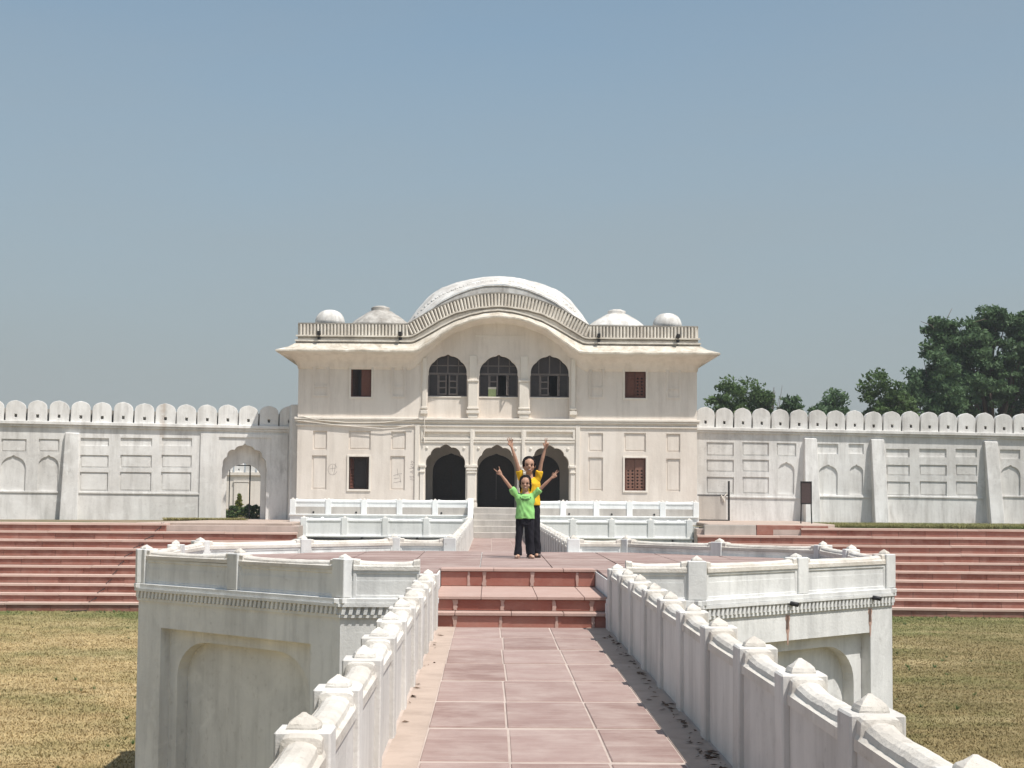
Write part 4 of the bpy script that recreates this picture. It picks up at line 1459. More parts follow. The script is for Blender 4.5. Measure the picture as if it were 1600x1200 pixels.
class Wall:
    def __init__(self, label, x_px, depth, yawr, tilt):
        self.o = px(x_px, VY, depth)
        self.o.z = 0
        self.yaw, self.tilt = yawr, tilt
        self.root = thing('enclosure_wall', label, 'wall', self.o, yawr, roty=tilt)
        self.inv = (Matrix.Translation(self.o) @ Matrix.Rotation(yawr, 4, 'Z') @ Matrix.Rotation(tilt, 4, 'Y')).inverted()
    def at(self, x, y):
        o = self.inv @ Vector((0, 0, CAMZ))
        d = self.inv.to_3x3() @ ray(x, y)
        t = -o.y / d.y
        p = o + d * t
        return p.x, p.z
    def rect(self, x0, x1, y0, y1):
        a, b = self.at(x0, y1), self.at(x1, y0)
        return rect(a[0], b[0], a[1], b[1])
    def arch(self, x0, x1, y0, y1, cusps=0, rise=.5):
        a, b = self.at(x0, y1), self.at(x1, y0)
        h = b[1] - a[1]
        return arch((a[0] + b[0]) / 2, (b[0] - a[0]) / 2, a[1], b[1] - (b[0] - a[0]) * rise, b[1], cusps, .09, 30, .05)
def crown(w, s0, s1, zc, n0, pitch_, mx=1.0):
    """coping ledge plus merlons between s0 and s1"""
    MB().box(s0, s1, -.13, .45, zc - .13, zc).obj('coping', 'wall', w.root, bevel=.015, wob=.01, wobscale=1.2)
    MB().box(s0, s1, -.07, .45, zc - .22, zc - .132).obj('coping_course', 'wall', w.root, bevel=.01)
    s = n0
    while s < s1 - .3:
        if s > s0 + .3:
            link('merlon', random.choice(MERS), w.root, (s, .0, zc - .001), (random.uniform(-.012, .012), random.uniform(-.008, .008), random.uniform(-.02, .02)),
                 (mx * random.uniform(.97, 1.03), 1, random.uniform(.97, 1.03)))
        s += pitch_
    MB().box(s0, s1, .42, .60, zc, zc + MH * .60).obj('walk_wall', 'groove', w.root, wob=.02, wobscale=1.5)  # mouldy tone also puts the shade of the merlon gaps into colour
def buttress(w, x0, x1, xb0, xb1, ytop, db, dt=.05):
    a0, zt = w.at(x0, ytop)
    a1, _ = w.at(x1, ytop)
    b0, b1 = w.at(xb0, 820)[0], w.at(xb1, 820)[0]
    zb = -.3
    m = MB()
    vs = [(b0, -db, zb), (b1, -db, zb), (a1, -dt - .1, zt), (a0, -dt - .1, zt), (b0, .02, zb), (b1, .02, zb), (a1, .02, zt + .02), (a0, .02, zt + .02)]
    m.add(vs, [(0, 1, 2, 3), (4, 7, 6, 5), (0, 3, 7, 4), (1, 5, 6, 2), (3, 2, 6, 7), (0, 4, 5, 1)])
    m.obj('buttress', 'wall', w.root, bevel=.02, wob=.012, wobscale=1.5)
def sunk(w, loops_sunk, holes, s0, s1, zc, tin=.05):
    m = MB()
    m.plate(rect(s0, s1, -.6, zc - .2), loops_sunk + holes, 0, tin)
    m.plate(rect(s0, s1, -.6, zc - .2), holes, tin, .45)
    return m.obj('wall_face', 'wall', w.root, wob=.0)

# right wall
W2 = Wall('long white enclosure wall with merlons and sloping buttresses right of the gatehouse', 1078, 65.3, 0.0, .0125)
zc2 = W2.at(1300, 671.5)[1]
sk = []
for (x0, x1) in ((1105, 1148), (1161, 1203)):
    sk += [W2.rect(x0, x1, 692, 712), W2.rect(x0, x1, 719, 737), W2.rect(x0, x1, 746, 771)]
sk += [W2.rect(1215, 1246, 693, 713), W2.arch(1217, 1243, 724, 772)]
for (x0, x1) in ((1279, 1312), (1328, 1352)):
    sk += [W2.rect(x0, x1, 694, 709), W2.arch(x0 + 1, x1 - 1, 728, 773)]
for (x0, x1) in ((1387, 1424), (1439, 1482), (1496, 1530)):
    sk += [W2.rect(x0, x1, 702, 714), W2.rect(x0, x1, 727, 743), W2.rect(x0, x1, 753, 774)]
for (x0, x1) in ((1566, 1598), (1614, 1648), (1664, 1698)):
    sk += [W2.rect(x0, x1, 703, 717), W2.arch(x0, x1, 729, 776)]
e2 = W2.at(1900, 700)[0]
sunk(W2, sk, [], 0, e2, zc2)
fld = MB()
for (x0, x1) in ((1100, 1253), (1278, 1362), (1385, 1538), (1563, 1720)):
    q = W2.rect(x0, x1, 774.5, 777)
    fld.box(q[0][0], q[1][0], -.035, .004, W2.at(x0, 777)[1], W2.at(x0, 777)[1] + .07)
fld.obj('dado_ledge', 'wall', W2.root, bevel=.008)
for q in sk:    # small raised field in the sunk rectangles
    if len(q) == 4:
        (xa, za), (xb, zb) = q[0], q[2]
        if zb - za > .4:
            MB().box(xa + .05, xb - .05, .030, .052, za + .05, zb - .05).obj('sunk_panel', 'wall', W2.root)
crown(W2, 0.0, e2, zc2, W2.at(1103.5, 660)[0], .742, 1.05)
buttress(W2, 1258, 1277, 1256, 1281, 685, .66)
buttress(W2, 1362, 1383, 1365, 1387, 687, .66)
buttress(W2, 1540, 1561, 1546, 1568, 690, .66)
buttress(W2, 1712, 1733, 1716, 1740, 693, .66)
# left wall with the arched gate
W1 = Wall('long white enclosure wall with merlons and an arched gate left of the gatehouse', 473, 65.1, math.radians(12.0), .005)
zc1 = W1.at(250, 662.5)[1]
s_l = W1.at(-260, 700)[0]
s_r = W1.at(473, 700)[0]
gate_in = W1.arch(349, 419, 697, 830, 6, .52)
sk = []
for (x0, x1) in ((129, 173), (191, 240), (255, 302)):
    sk += [W1.rect(x0, x1, 685.5, 697), W1.rect(x0, x1, 712, 731), W1.rect(x0, x1, 738.5, 767)]
for (x0, x1) in ((6, 45), (64, 96), (-56, -18), (-120, -80)):
    sk += [W1.rect(x0, x1, 687, 706), W1.arch(x0, x1, 714, 767)]
for (x0, x1) in ((321, 339), (430, 447)):
    sk += [W1.arch(x0, x1, 688, 703), W1.arch(x0, x1, 709, 737), W1.arch(x0, x1, 741, 768)]
sunk(W1, sk, [gate_in], s_l, s_r, zc1)
for q in sk:
    if len(q) == 4:
        (xa, za), (xb, zb) = q[0], q[2]
        if zb - za > .4:
            MB().box(xa + .05, xb - .05, .030, .052, za + .05, zb - .05).obj('sunk_panel', 'wall', W1.root)
gf = MB()
gf.plate(W1.rect(314.5, 451, 680, 840), [W1.rect(343, 425, 685, 850)] , -.05, .004)
gf.obj('gate_surround', 'wall', W1.root)
ip = MB()
ip.plate(W1.rect(330, 440, 690, 840), [W1.arch(357.5, 412, 726, 840, 0, .42)], .46, .75)
ip.obj('gate_reveal', 'wall', W1.root)
fld = MB()
for (x0, x1) in ((-250, 96), (127, 340)):
    z = W1.at(120, 769.5)[1]
    fld.box(W1.at(x0, 770)[0], W1.at(x1, 770)[0], -.035, -.0, z - .04, z + .03)
fld.obj('dado_ledge', 'wall', W1.root, bevel=.008)
crown(W1, s_l, s_r, zc1, W1.at(27, 650)[0] - 7 * .795, .795, 1.13)
buttress(W1, 105, 127, 98, 128, 677, .36)
buttress(W1, -115, -93, -122, -92, 677, .36)
# heavy pier at the gatehouse corner
a0, _ = W1.at(452, 800)
cp = MB().box(a0, s_r + .4, -.75, .2, -.3, zc1 + MH + .02).obj('corner_pier', 'wall', W1.root, bevel=.02, wob=.012)
# iron gate in the arch
ig = thing('iron_gate', 'open iron gate bars standing in the cusped wall archway', 'gate', (0, 0, 0))
ig.location = W1.root.location
ig.rotation_euler = W1.root.rotation_euler
for xx, wd in ((363, .035), (395, .05)):
    s, z = W1.at(xx, 725)
    MB().box(s - wd / 2, s + wd / 2, .62, .66, .50, z + .1).obj('gate_bar', 'iron', ig)
s0, z0 = W1.at(360, 727)
s1, _ = W1.at(396, 727)
MB().box(s0, s1, .63, .65, z0 - .02, z0 + .02).obj('gate_rail', 'iron', ig)
# far wall seen through the arch
fw = thing('far_wall', 'distant cream wall with merlons seen through the wall archway', 'wall', (-26.0, 118.0, .5))
zt = px(385, 743, 118).z - .5
MB().box(-10, 14, 0, .5, -.5, zt).obj('wall_face', 'creamtrim', fw)
MB().box(-10, 14, -.14, .5, zt, zt + .2).obj('coping', 'creamtrim', fw)
for k in range(30):
    link('merlon', MER, fw, (-9.5 + k * .80, 0, zt + .2), None, (1, 1, 1.0))
for k in range(8):
    MB().box(-9 + k * 2.4, -8.0 + k * 2.4, -.10, -.001, 0.0, zt - .55).obj('pilaster', 'creamtrim', fw)
    MB().box(-9.05 + k * 2.4, -7.95 + k * 2.4, -.12, -.001, zt - .5, zt - .36).obj('moulding', 'creamtrim', fw)

# sheet gate with bent latch on the right
mg = thing('metal_gate', 'low beige sheet metal gate with dark iron frame beside the gatehouse', 'gate', (px(1093, 800, 64.6).x, 64.6, .62))
q = FPX / 64.6
gw = 47 / q
MB().box(gw - .035, gw + .035, -.03, .03, -.1, 62 / q).obj('gate_post', 'iron', mg)
MB().box(-.05, gw - .035, -.025, .025, 40 / q - .03, 40 / q + .02).obj('gate_rail', 'iron', mg)
MB().box(-.05, gw - .035, -.025, .025, -.0, .045).obj('gate_rail', 'iron', mg)
MB().box(.0, gw - .12, -.012, .012, .05, 40 / q - .04).obj('gate_sheet', 'greystep', mg)  # darker grey puts the shade on the beige sheet into its colour
MB().tube([(gw - .3, -.03, 40 / q - .0), (gw - .24, -.06, 40 / q - .12), (gw - .18, -.05, 40 / q - .26), (gw - .2, -.03, 40 / q - .06), (gw - .06, -.03, 40 / q + .06)], .02, 6).obj('latch', 'creamtrim', mg)
# notice board
nb = thing('notice_board', 'dark weathered notice board on two thin legs before a wall buttress', 'sign', (px(1261, 810, 59.0).x, 59.0, .50), math.radians(-6))
q = FPX / 59.0
MB().box(-8.2 / q, 8.2 / q, -.03, .02, 36 / q, 70 / q).obj('board', 'board', nb, bevel=.006)
MB().plate(rect(-8.8 / q, 8.8 / q, 35.4 / q, 71 / q), [rect(-7.4 / q, 7.4 / q, 37 / q, 69.4 / q)], -.042, .025).obj('board_frame', 'iron', nb)
for s in (-1, 1):
    MB().tube([(s * 7.6 / q, .0, 36 / q), (s * 8.6 / q, 0, -.1)], .022, 8).obj('leg', 'iron', nb)

# ------------------------------------------------------------------ vegetation
def leaves(points, sizes, per, spread, lw, mat, seed, flat=.6):
    r = np.random.default_rng(seed)
    n = len(points) * per
    c = np.repeat(np.asarray(points), per, 0)
    sp = np.repeat(np.asarray(sizes), per)[:, None] * spread
    d = r.normal(0, 1, (n, 3))
    d /= np.linalg.norm(d, axis=1)[:, None] + 1e-9
    c = c + d * sp * (r.random((n, 1)) ** .5) * np.array([1, 1, flat])
    a = r.normal(0, 1, (n, 3)); a[:, 2] -= .3
    a /= np.linalg.norm(a, axis=1)[:, None]
    b = np.cross(a, r.normal(0, 1, (n, 3)))
    b /= np.linalg.norm(b, axis=1)[:, None]
    L = lw * (.6 + .8 * r.random((n, 1)))
    V = np.stack([c - a * L, c + b * L * .42, c + a * L, c - b * L * .42], 1).reshape(-1, 3)
    return V
def tree(name, label, base, height, rad, seed, mat, nclump=260, per=70, lw=.12, trunk=.22, low=.25, crown_c=None, squash=1.0, group=None, lean=(0, 0), spots=None):
    r = random.Random(seed)
    root = thing(name, label, 'tree', base, 0, group)
    wood = MB()
    fork = Vector((lean[0] * .3, lean[1] * .3, height * low))
    wood.tube([(0, 0, -.2), fork * .5 + Vector((.1, 0, 0)), fork], [trunk, trunk * .85, trunk * .7], 9)
    cc = Vector((lean[0], lean[1], height * (low + (1 - low) * .5)))
    rz = height * (1 - low) * .52
    clumps, sizes = [], []
    # lobes give the outline its bulges
    lobes = []
    for i in range(9):
        a, t = r.uniform(0, 6.28), r.uniform(-.5, 1)
        d = Vector((math.cos(a), math.sin(a), t)).normalized()
        lobes.append((cc + Vector((d.x * rad * .62, d.y * rad * .62, d.z * rz * .62)), rad * r.uniform(.32, .5)))
    lobes.append((cc, rad * .6))
    if spots:
        lobes = [(Vector((s_[0], r.uniform(-1.2, 1.2), s_[1])), s_[2]) for s_ in spots]
    for c_, _ in lobes:
        mid = fork.lerp(c_, .5) + Vector((r.uniform(-.3, .3), r.uniform(-.3, .3), r.uniform(0, .4)))
        wood.tube([fork, mid, c_], [trunk * .5, trunk * .3, trunk * .12], 6)
        for _ in range(3):
            e = c_ + Vector((r.gauss(0, 1), r.gauss(0, 1), r.gauss(0, .7))) * rad * .25
            wood.tube([c_ if r.random() < .5 else mid, (c_ + e) / 2 + Vector((0, 0, .1)), e], [trunk * .14, trunk * .09, trunk * .04], 5)
    for i in range(nclump):
        c_, lr = r.choice(lobes)
        d = Vector((r.gauss(0, 1), r.gauss(0, 1), r.gauss(0, 1))).normalized()
        p = c_ + d * lr * r.uniform(.45, 1.08) * Vector((1, 1, squash)).length / 1.732
        clumps.append(tuple(p))
        sizes.append(r.uniform(.25, .55))
    P = np.array(clumps)
    zmin, zmax = height * low * .75, height - .2
    q0, q1 = np.percentile(P[:, 2], 1), np.percentile(P[:, 2], 98)
    P[:, 2] = zmin + (P[:, 2] - q0) / (q1 - q0) * (zmax - zmin)
    rr = np.percentile(np.abs(P[:, 0] - lean[0]), 97)
    P[:, :2] = np.array(lean) + (P[:, :2] - np.array(lean)) * (rad / rr)
    if not spots:
        clumps = P
    wood.obj('trunk', 'bark', root, smooth=True)
    V = leaves(clumps, sizes, per, 1.0, lw, mat, seed)
    link('crown', fast_mesh('crown', V, np.arange(len(V)).reshape(-1, 4), mat), root)
    return root
def at_depth(x, depth):
    return ((x - VX) / FPX * depth, depth, .45)
def hgt(y, x, depth):
    return CAMZ + (VY + ROLL * (x - VX) - y) * depth / FPX - .45
tree('broad_tree', 'tall broad dark green tree rising behind the buttressed wall', at_depth(1555, 88), hgt(484, 1555, 88), 3.7, 21, 'leaf', 520, 70, .14, .30, .30,
     spots=[((a_ - 1555) * 88 / FPX, hgt(b_, a_, 88), c_) for a_, b_, c_ in ((1474, 520, .9), (1470, 550, .9), (1460, 600, 1.1), (1505, 540, 1.15), (1550, 512, 1.0), (1562, 498, .6), (1535, 550, 1.2), (1590, 540, 1.2), (1600, 510, .8), (1490, 578, 1.2), (1540, 595, 1.4), (1590, 590, 1.4), (1640, 560, 1.4), (1650, 520, 1.0), (1500, 615, 1.3), (1580, 630, 1.4))])
tree('broad_tree', 'dark green tree behind the wall, joining the flank of the tallest tree', at_depth(1655, 92), hgt(520, 1650, 92), 3.9, 22, 'leaf', 420, 70, .13, .28, .30)
tree('round_tree', 'lower rounded tree at the foot of the tallest tree behind the wall', at_depth(1452, 84), hgt(578, 1450, 84), 1.9, 23, 'leaf', 300, 70, .12, .2, .3)
tree('round_tree', 'small light green tree peeping over the merlons beside the tallest tree', at_depth(1398, 80), hgt(586, 1396, 80), 1.25, 24, 'leaf2', 170, 70, .11, .14, .3)
tree('bushy_tree', 'bushy tree with a bare twig peeping over the wall near the gatehouse', at_depth(1166, 84), hgt(596, 1166, 84), 1.55, 25, 'leaf2', 190, 70, .11, .16, .3)
tree('bushy_tree', 'small dark bush just topping the merlons between the two tree groups', at_depth(1240, 86), hgt(619, 1240, 86), .65, 26, 'leaf', 90, 70, .11, .12, .3)
tree('bushy_tree', 'rounded dark bush topping the merlons next to the gap in the trees', at_depth(1290, 86), hgt(614, 1290, 86), .95, 27, 'leaf', 110, 70, .11, .12, .3)
tw = MB()
for i in range(9):
    r_ = random.Random(60 + i)
    p0 = Vector(at_depth(1196, 84)) + Vector((0, 0, 3.2))
    e = Vector((px(1196 + r_.uniform(4, 30), r_.uniform(598, 622), 84)))
    m_ = p0.lerp(e, .6) + Vector((r_.uniform(-.15, .15), 0, r_.uniform(-.1, .1)))
    tw.tube([p0, m_, e], [.035, .02, .008], 5)
tag(tw.obj('bare_branch', 'twig'), 'bare grey twigs sticking up beside the bushy tree behind the wall', 'branch')
def shrub(name, label, base, h, rad, mat, seed, cone=False, n=40):
    r = random.Random(seed)
    root = thing(name, label, 'shrub', base)
    MB().tube([(0, 0, -.1), (0, 0, h * .5)], [.04, .02], 6).obj('stem', 'bark', root)
    pts, sz = [], []
    for i in range(n):
        t = r.random()
        k = (1 - t) if cone else math.sqrt(max(0, 1 - (2 * t - 1) ** 2))
        a = r.uniform(0, 6.28)
        pts.append((math.cos(a) * rad * k * r.random() ** .5, math.sin(a) * rad * k * r.random() ** .5, h * (.08 + .9 * t)))
        sz.append(.10)
    V = leaves(pts, sz, 40, 1.0, .045, mat, seed)
    link('foliage', fast_mesh('foliage', V, np.arange(len(V)).reshape(-1, 4), mat), root)
shrub('conifer', 'small yellow green conical conifer seen through the wall archway', at_depth(377, 74), (803 - 778) * 74 / FPX + .35, .34, 'leaf3', 31, True, 60)
for k, (xx, dd, hh, lab) in enumerate(((366, 71, .55, 'low green shrub beside the left jamb inside the wall archway'), (392, 72, .62, 'low leafy shrub right of the conical conifer inside the wall archway'), (404, 70, .6, 'low shrub beside the right jamb inside the wall archway'))):
    shrub('shrub', lab, at_depth(xx, dd), hh, .38, 'leaf2', 40 + k, False, 50)

# ------------------------------------------------------------------ people
def remesh(mb, name, mat, parent, vox=.007, smooth_it=6, fold=0.0, fscale=9.0, disp=None):
    me = mb.mesh(name + '_raw')
    o = bpy.data.objects.new(name + '_raw', me)
    C.objects.link(o)
    mo = o.modifiers.new('r', 'REMESH')
    mo.mode = 'VOXEL'
    mo.voxel_size = vox
    ms = o.modifiers.new('s', 'SMOOTH')
    ms.factor = .5
    ms.iterations = smooth_it
    dg = bpy.context.evaluated_depsgraph_get()
    dg.update()
    nm = bpy.data.meshes.new_from_object(o.evaluated_get(dg))
    bpy.data.objects.remove(o)
    bpy.data.meshes.remove(me)
    nm.name = name
    if fold:
        for v in nm.vertices:
            c = v.co
            n = v.normal
            k = noise.noise(Vector((c.x * fscale * .9, c.y * fscale, c.z * fscale * 1.5 + abs(c.x) * 14))) + .6 * noise.noise(Vector((c.x * fscale * 2.6, c.y * fscale, c.z * fscale * 1.2 - abs(c.x) * 22 + 5)))
            v.co = c + n * (k * fold)
    nm.polygons.foreach_set('use_smooth', [True] * len(nm.polygons))
    nm.materials.clear()
    nm.materials.append(M[mat])
    return link(name, nm, parent)

def hand(mb, wrist, direction, palm_n, fingers, s=1.0):
    """palm with five separate fingers; fingers: curl 0..1 for thumb, index, middle, ring, little"""
    d = Vector(direction).normalized()
    n = Vector(palm_n)
    n = (n - d * n.dot(d)).normalized()
    side = d.cross(n)
    w = Vector(wrist)
    for t in (-.017, -.006, .006, .017):
        mb.tube([w + side * t * s * .7, w + d * .045 * s + side * t * s * 1.2, w + d * .075 * s + side * t * s * 1.3], [.012 * s, .0125 * s, .010 * s], 8)
    ln = [.045, .068, .076, .070, .054]
    for i in range(1, 5):
        off = (-.026 + .0175 * (i - 1)) * s
        spread = (-.27 + .18 * (i - 1)) if fingers[i] < .5 else (-.05 + .03 * i)
        b = w + d * .072 * s + side * off
        fd = (d + side * spread).normalized()
        cu_ = fingers[i]
        p = [b]
        ang = 0.0
        for kseg in range(3):
            ang += cu_ * 1.35 + .06
            v = fd * math.cos(ang) + n * math.sin(ang)
            p.append(p[-1] + v * ln[i] * s * (.45, .32, .26)[kseg])
        mb.tube(p, [.0085 * s, .0078 * s, .007 * s, .0055 * s], 7)
    b = w + d * .022 * s - side * .020 * s
    td = (d * .75 - side * .75 + n * .25 * (1 + fingers[0])).normalized()
    t2 = (td + d * .4 + side * fingers[0] * .9 + n * .3).normalized()
    mb.tube([b, b + td * .032 * s, b + td * .032 * s + t2 * .026 * s], [.0115 * s, .0095 * s, .007 * s], 7)

def head(mb, c, s, yawr=0.0, tilt=0.0):
    """skull, jaw, nose, ears, neck root; c = centre, s = head height"""
    R_ = Matrix.Rotation(yawr, 3, 'Z') @ Matrix.Rotation(tilt, 3, 'X')
    c = Vector(c)
    def B(p, r):
        q = MB().ball((0, 0, 0), [k * s for k in r], 16, 11)
        for v in q.v:
            pass
        vs = [c + R_ @ (Vector(v) + Vector(p) * s) for v in q.v]
        mb.add(vs, q.f)
    B((0, .03, .10), (.36, .42, .40))
    B((0, -.04, -.10), (.315, .33, .34))
    B((0, -.13, -.30), (.20, .20, .17))
    B((-.17, -.20, -.14), (.12, .11, .11))
    B((.17, -.20, -.14), (.12, .11, .11))
    B((0, -.375, -.09), (.065, .07, .075))
    B((0, -.34, -.0), (.035, .05, .11))
    B((0, -.315, -.235), (.11, .05, .03))
    B((0, -.31, -.29), (.09, .05, .035))
    for sx in (-1, 1):
        B((sx * .36, .02, -.04), (.045, .09, .12))
        B((sx * .13, -.335, .07), (.09, .04, .025))
    return lambda p: c + R_ @ (Vector(p) * s)

def person(label, loc, spec):
    root = thing('person', label, 'person', loc, spec.get('rot', 0.0), 'two people with raised arms on the platform')
    b = MB()
    J = spec['J']
    hs_ = spec['head']
    at = head(b, J['head'], hs_, spec.get('hyaw', 0), spec.get('htilt', 0))
    k = hs_ / .235
    neck0, neck1 = Vector(J['neck']), Vector(J['head']) + Vector((0, .02, -.18 * hs_ / .235 * .5))
    b.tube([neck0 - Vector((0, 0, .03)), neck0.lerp(neck1, .5), neck1], [.052 * k, .045 * k, .047 * k], 12)
    pel, chest = Vector(J['pelvis']), Vector(J['chest'])
    sw = spec['shoulder']
    # trunk as stacked ellipses
    def trunk(mb, rings):
        n = 20
        vs, fs = [], []
        for (cx, cy, cz_, rx, ry) in rings:
            for i in range(n):
                a = 2 * math.pi * i / n
                vs.append((cx + rx * math.cos(a), cy + ry * math.sin(a), cz_))
        for j in range(len(rings) - 1):
            for i in range(n):
                p, q = j * n + i, j * n + (i + 1) % n
                fs.append((p, q, q + n, p + n))
        fs += [tuple(reversed(range(n))), tuple(range((len(rings) - 1) * n, len(rings) * n))]
        mb.add(vs, fs)
    zt = neck0.z
    zb = pel.z
    trunk(b, [(pel.x, pel.y, zb - .05, sw * .72, sw * .5), (pel.x, pel.y, lerp(zb, zt, .35), sw * .66, sw * .46), (chest.x, chest.y, lerp(zb, zt, .72), sw * .80, sw * .52), (neck0.x, neck0.y, zt - .03, sw * .62, sw * .36), (neck0.x, neck0.y, zt, .05, .05)])
    ar = spec['arm']
    for sname in ('l', 'r'):
        sh, el, wr2 = (Vector(J[q + sname]) for q in ('sh', 'el', 'wr'))
        b.tube([Vector((lerp(neck0.x, sh.x, .4), sh.y, sh.z - .02)), sh, sh.lerp(el, .5), el, el.lerp(wr2, .35), wr2, wr2 + (wr2 - el).normalized() * .01],
               [ar * 1.1, ar * 1.15, ar, ar * .82, ar * .84, ar * .56, ar * .52], 12)
        hand(b, wr2, J['hd' + sname], J['pn' + sname], J['fg' + sname], spec['hs'])
        hp, kn, an = (Vector(J[q + sname]) for q in ('hp', 'kn', 'an'))
        lg = spec['leg']
        b.tube([hp + Vector((0, 0, .03)), hp.lerp(kn, .4), kn, kn.lerp(an, .3), an], [lg, lg * .92, lg * .68, lg * .68, lg * .42], 12)
        b.ball((an.x, an.y - .05 * k, .035), (.032 * k, .09 * k, .03), 10, 7)
    body = remesh(b, 'body', 'skin', root, .0048, 3)
    # face details
    for sx in (-1, 1):
        e = MB().ball((0, 0, 0), (.07 * hs_, .04 * hs_, .034 * hs_), 10, 7).obj('eye', 'eye', root, smooth=True)
        e.location = at((sx * .135, -.338, .005))
        e.rotation_euler = (0, 0, spec.get('hyaw', 0))
        br = MB().ball((0, 0, 0), (.085 * hs_, .025 * hs_, .016 * hs_), 10, 7).obj('eyebrow', 'hair', root, smooth=True)
        br.location = at((sx * .14, -.352, .085))
    mo = MB().ball((0, 0, 0), (.125 * hs_, .03 * hs_, .042 * hs_), 12, 7).obj('mouth', 'lip', root, smooth=True)
    mo.location = at((0, -.335, -.262))
    te = MB().ball((0, 0, 0), (.085 * hs_, .018 * hs_, .014 * hs_), 12, 7).obj('teeth', 'teeth', root, smooth=True)
    te.location = at((0, -.352, -.258))
    # hair: a cap over the skull with a hairline, plus a tail or bob
    h = MB()
    def HB(p, r):
        q = MB().ball((0, 0, 0), [x * hs_ for x in r], 16, 11)
        rot = Matrix.Rotation(spec.get('hyaw', 0), 3, 'Z') @ Matrix.Rotation(spec.get('htilt', 0), 3, 'X')
        h.add([Vector(J['head']) + rot @ (Vector(v) + Vector(p) * hs_) for v in q.v], q.f)
    HB((0, .085, .175), (.40, .42, .375))
    HB((0, .14, -.02), (.38, .36, .36))
    for sx in (-1, 1):
        HB((sx * .30, -.02, .10), (.11, .24, .24))
        if spec.get('long'):
            HB((sx * .33, .06, -.18), (.085, .16, .26))
            HB((sx * .31, .08, -.42), (.06, .10, .18))
    remesh(h, 'hair', 'hair', root, .008, 3, .004, 40)
    # shirt
    s_ = MB()
    hem = spec['hem']
    ex = .016
    trunk(s_, [(pel.x, pel.y, hem, sw * .84 + ex, sw * .60 + ex), (pel.x, pel.y, lerp(hem, zt, .25), sw * .79 + ex, sw * .56 + ex), (pel.x, pel.y, lerp(hem, zt, .5), sw * .76 + ex, sw * .54 + ex), (chest.x, chest.y, lerp(hem, zt, .78), sw * .84 + ex, sw * .55 + ex),
               (neck0.x, neck0.y, zt - .045, sw * .72 + ex, sw * .42 + ex), (neck0.x, neck0.y, zt - .012, .066 * k, .062 * k)])
    for sname in ('l', 'r'):
        sh, el = Vector(J['sh' + sname]), Vector(J['el' + sname])
        d = (el - sh)
        e = sh + d * spec['sleeve']
        s_.tube([Vector((lerp(neck0.x, sh.x, .35), sh.y, sh.z - .04)), sh - d * .02, sh + d * spec['sleeve'] * .5, e], [ar * 1.65, ar * 1.75, ar * 1.7, ar * 1.62], 14)
    shirt = remesh(s_, 'shirt', spec['shirt'], root, .008, 4, .014, 8.0)
    if spec.get('print'):
        txt = MB()
        from mathutils.bvhtree import BVHTree
        bvh = BVHTree.FromPolygons([v.co.copy() for v in shirt.data.vertices], [tuple(p.vertices) for p in shirt.data.polygons])
        zc_ = lerp(hem, zt, .80)
        def dash(x0, x1, z0, z1):
            q = []
            for (x, z) in ((x0, z0), (x1, z0), (x1, z1), (x0, z1)):
                h_ = bvh.ray_cast(Vector((x, -1, z)), Vector((0, 1, 0)))
                q.append((x, (h_[0].y if h_[0] else pel.y - .1) - .004, z))
            txt.add(q, [(0, 1, 2, 3)])
        for i in range(9):
            t = (i - 4) / 4
            x = pel.x + t * .078
            z = zc_ - .028 + .030 * t * t
            wv, hv = .0078, .019 - .004 * abs(t)
            dash(x - wv, x - wv + .0048, z - hv, z + hv)
            if i % 3 != 1:
                dash(x - wv + .0048, x + wv, z + hv - .0055, z + hv)
            if i % 2 == 0:
                dash(x + wv - .0045, x + wv, z - hv, z + hv - .0055)
            else:
                dash(x - wv + .0048, x + wv, z - .0028, z + .0028)
                dash(x - wv + .0048, x + wv, z - hv, z - hv + .0055)
        for i in range(6):
            x = pel.x + (i - 2.5) * .016
            dash(x - .005, x + .004, zc_ + .012, zc_ + .024)
        txt.obj('shirt_print', 'print', shirt)
    # trousers
    t_ = MB()
    trunk(t_, [(pel.x, pel.y, zb - .10, sw * .70, sw * .52), (pel.x, pel.y, zb + .02, sw * .76, sw * .54), (pel.x, pel.y, hem + .05, sw * .76, sw * .52)])
    for sname in ('l', 'r'):
        hp, kn, an = (Vector(J[q + sname]) for q in ('hp', 'kn', 'an'))
        lg = spec['leg']
        bt = Vector((an.x, an.y - .005, spec.get('cuff', .045)))
        t_.tube([hp + Vector((0, 0, .05)), hp.lerp(kn, .45), kn, kn.lerp(bt, .5), bt], [lg * 1.14, lg * 1.08, lg * .92, lg * .94, lg * spec.get('flare', 1.0)], 14)
    remesh(t_, 'trousers', 'black', root, .008, 3, .008, 8)
    for sname in ('l', 'r'):
        an = Vector(J['an' + sname])
        sh_ = MB()
        vs = []
        sh_.ball((0, -.02 * k, .032), (.040 * k, .070 * k, .036), 12, 8)
        sh_.ball((0, -.085 * k, .026), (.042 * k, .060 * k, .028), 12, 8)
        sh_.box(-.036 * k, .036 * k, -.12 * k, .045 * k, 0, .014)
        o = remesh(sh_, 'shoe', spec['shoe'], root, .006, 3)
        o.location = (an.x, an.y + .01, 0)
        o.rotation_euler = (0, 0, spec.get('toe', .15) * (1 if sname == 'r' else -1))
    return root

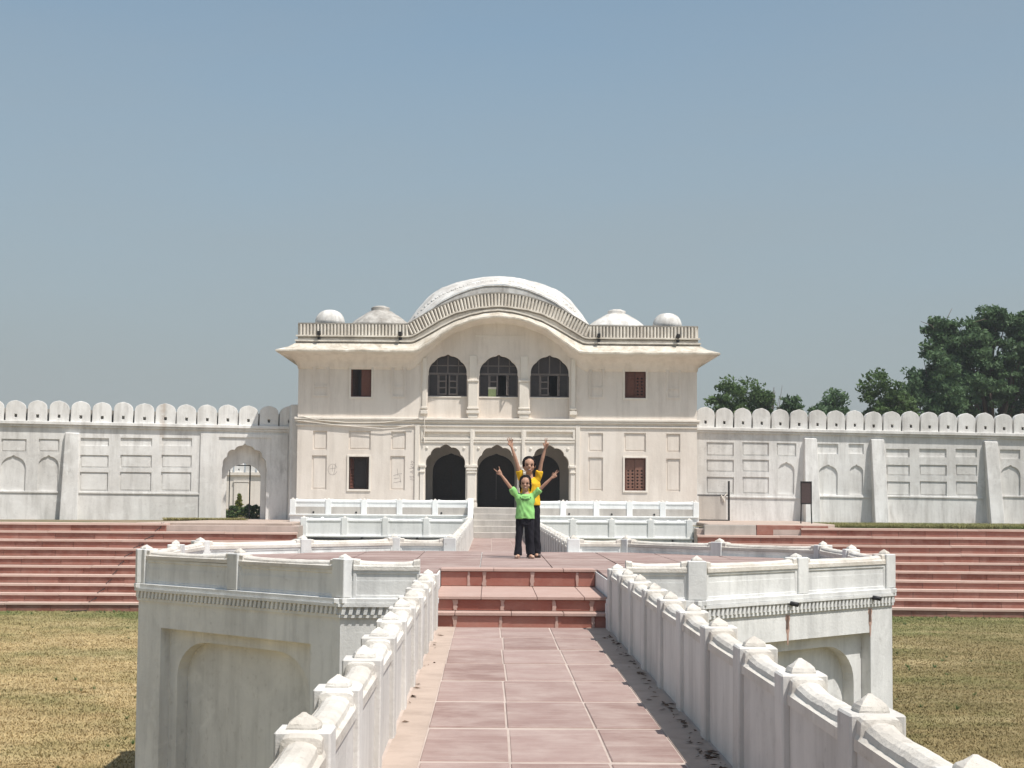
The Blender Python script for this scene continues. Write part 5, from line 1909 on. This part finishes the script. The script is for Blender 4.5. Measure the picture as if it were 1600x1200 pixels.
DC = 25.15
def pj(x, y, d=DC, x0=820.5, dz=0.0):
    """joint from picture: relative x and height above the floor"""
    return (x - x0) * d / FPX, CAMZ + (VY + ROLL * (x - VX) - y) * d / FPX - ZP
def J3(x, y, yy, d=DC, x0=820.5):
    a, z = pj(x, y, d, x0)
    return (a, yy, z)
child = dict(J=dict(head=J3(822, 755.5, -.01), neck=J3(822.5, 770.5, .0), chest=J3(822, 781, 0), pelvis=(.015, 0, .60),
                    shl=J3(808, 774, .0), ell=J3(795, 757, -.06), wrl=J3(784, 742.5, -.10),
                    shr=J3(836.5, 774, .0), elr=J3(850, 759.5, -.06), wrr=J3(863, 747, -.10),
                    hdl=(-.55, -.12, .8), hdr=(.72, -.10, .55), pnl=(.1, -1, .1), pnr=(-.1, -1, .1),
                    fgl=(.5, .0, 1.0, 1.0, .0), fgr=(.5, .0, .0, 1.0, 1.0),
                    hpl=(-.062, 0, .56), knl=(-.078, -.015, .31), anl=(-.092, .0, .055),
                    hpr=(.09, 0, .56), knr=(.102, -.015, .31), anr=(.108, .0, .055)),
             head=.235, shoulder=.158, arm=.030, leg=.056, hs=1.0, hem=.60, sleeve=.62, shirt='green', shoe='shoe', flare=1.12, cuff=.05, print=True, long=True, hyaw=-.06, htilt=.10)
pc = px(820.5, 872, DC)
person('child in a light green printed T-shirt and black trousers, arms spread', (pc.x, DC, ZP + .002), child)
DT = 25.62
def K3(x, y, yy):
    return J3(x, y, yy, DT, 829)
teen = dict(J=dict(head=K3(827.5, 727.5, -.03), neck=K3(829, 746.5, .0), chest=K3(829, 760, 0), pelvis=(.0, 0, .80),
                   shl=K3(815.5, 748, .0), ell=K3(808, 722.5, -.05), wrl=K3(800, 699, -.08),
                   shr=K3(842, 748, .0), elr=K3(846.5, 724, -.05), wrr=K3(852.5, 701, -.08),
                   hdl=(-.22, -.05, 1), hdr=(.30, -.05, 1), pnl=(.3, -1, 0), pnr=(-.3, -1, 0),
                   fgl=(.3, .05, .05, .15, .3), fgr=(.6, .02, .02, .9, .9),
                   hpl=(-.06, 0, .76), knl=(-.01, -.02, .42), anl=(.012, .0, .06),
                   hpr=(.075, 0, .76), knr=(.098, -.02, .42), anr=(.115, .0, .06)),
            head=.262, shoulder=.180, arm=.034, leg=.074, hs=1.08, hem=.80, sleeve=.48, shirt='yellow', shoe='shoedark', flare=.85, cuff=.055, hyaw=.05)
pt = px(829, 870, DT)
person('taller youth in a yellow T-shirt standing behind the child, arms raised high', (pt.x, DT, ZP + .002), teen)

# ------------------------------------------------------------------ dusty air
hzb = MB().box(-2600, 2600, -2600, 2600, ZB - 1.2, 16.0)
hm = bpy.data.meshes.new('haze')
hm.from_pydata(hzb.v, [], hzb.f)
ho = link('haze', hm)
ho['kind'] = 'stuff'
hmat = bpy.data.materials.new('dusty_air')
hmat.use_nodes = True
hmat.node_tree.nodes.clear()
pv = hmat.node_tree.nodes.new('ShaderNodeVolumePrincipled')
pv.inputs['Color'].default_value = (0.86, 0.90, 0.93, 1)
pv.inputs['Density'].default_value = 0.0005
mo_ = hmat.node_tree.nodes.new('ShaderNodeOutputMaterial')
hmat.node_tree.links.new(pv.outputs[0], mo_.inputs['Volume'])
hm.materials.append(hmat)
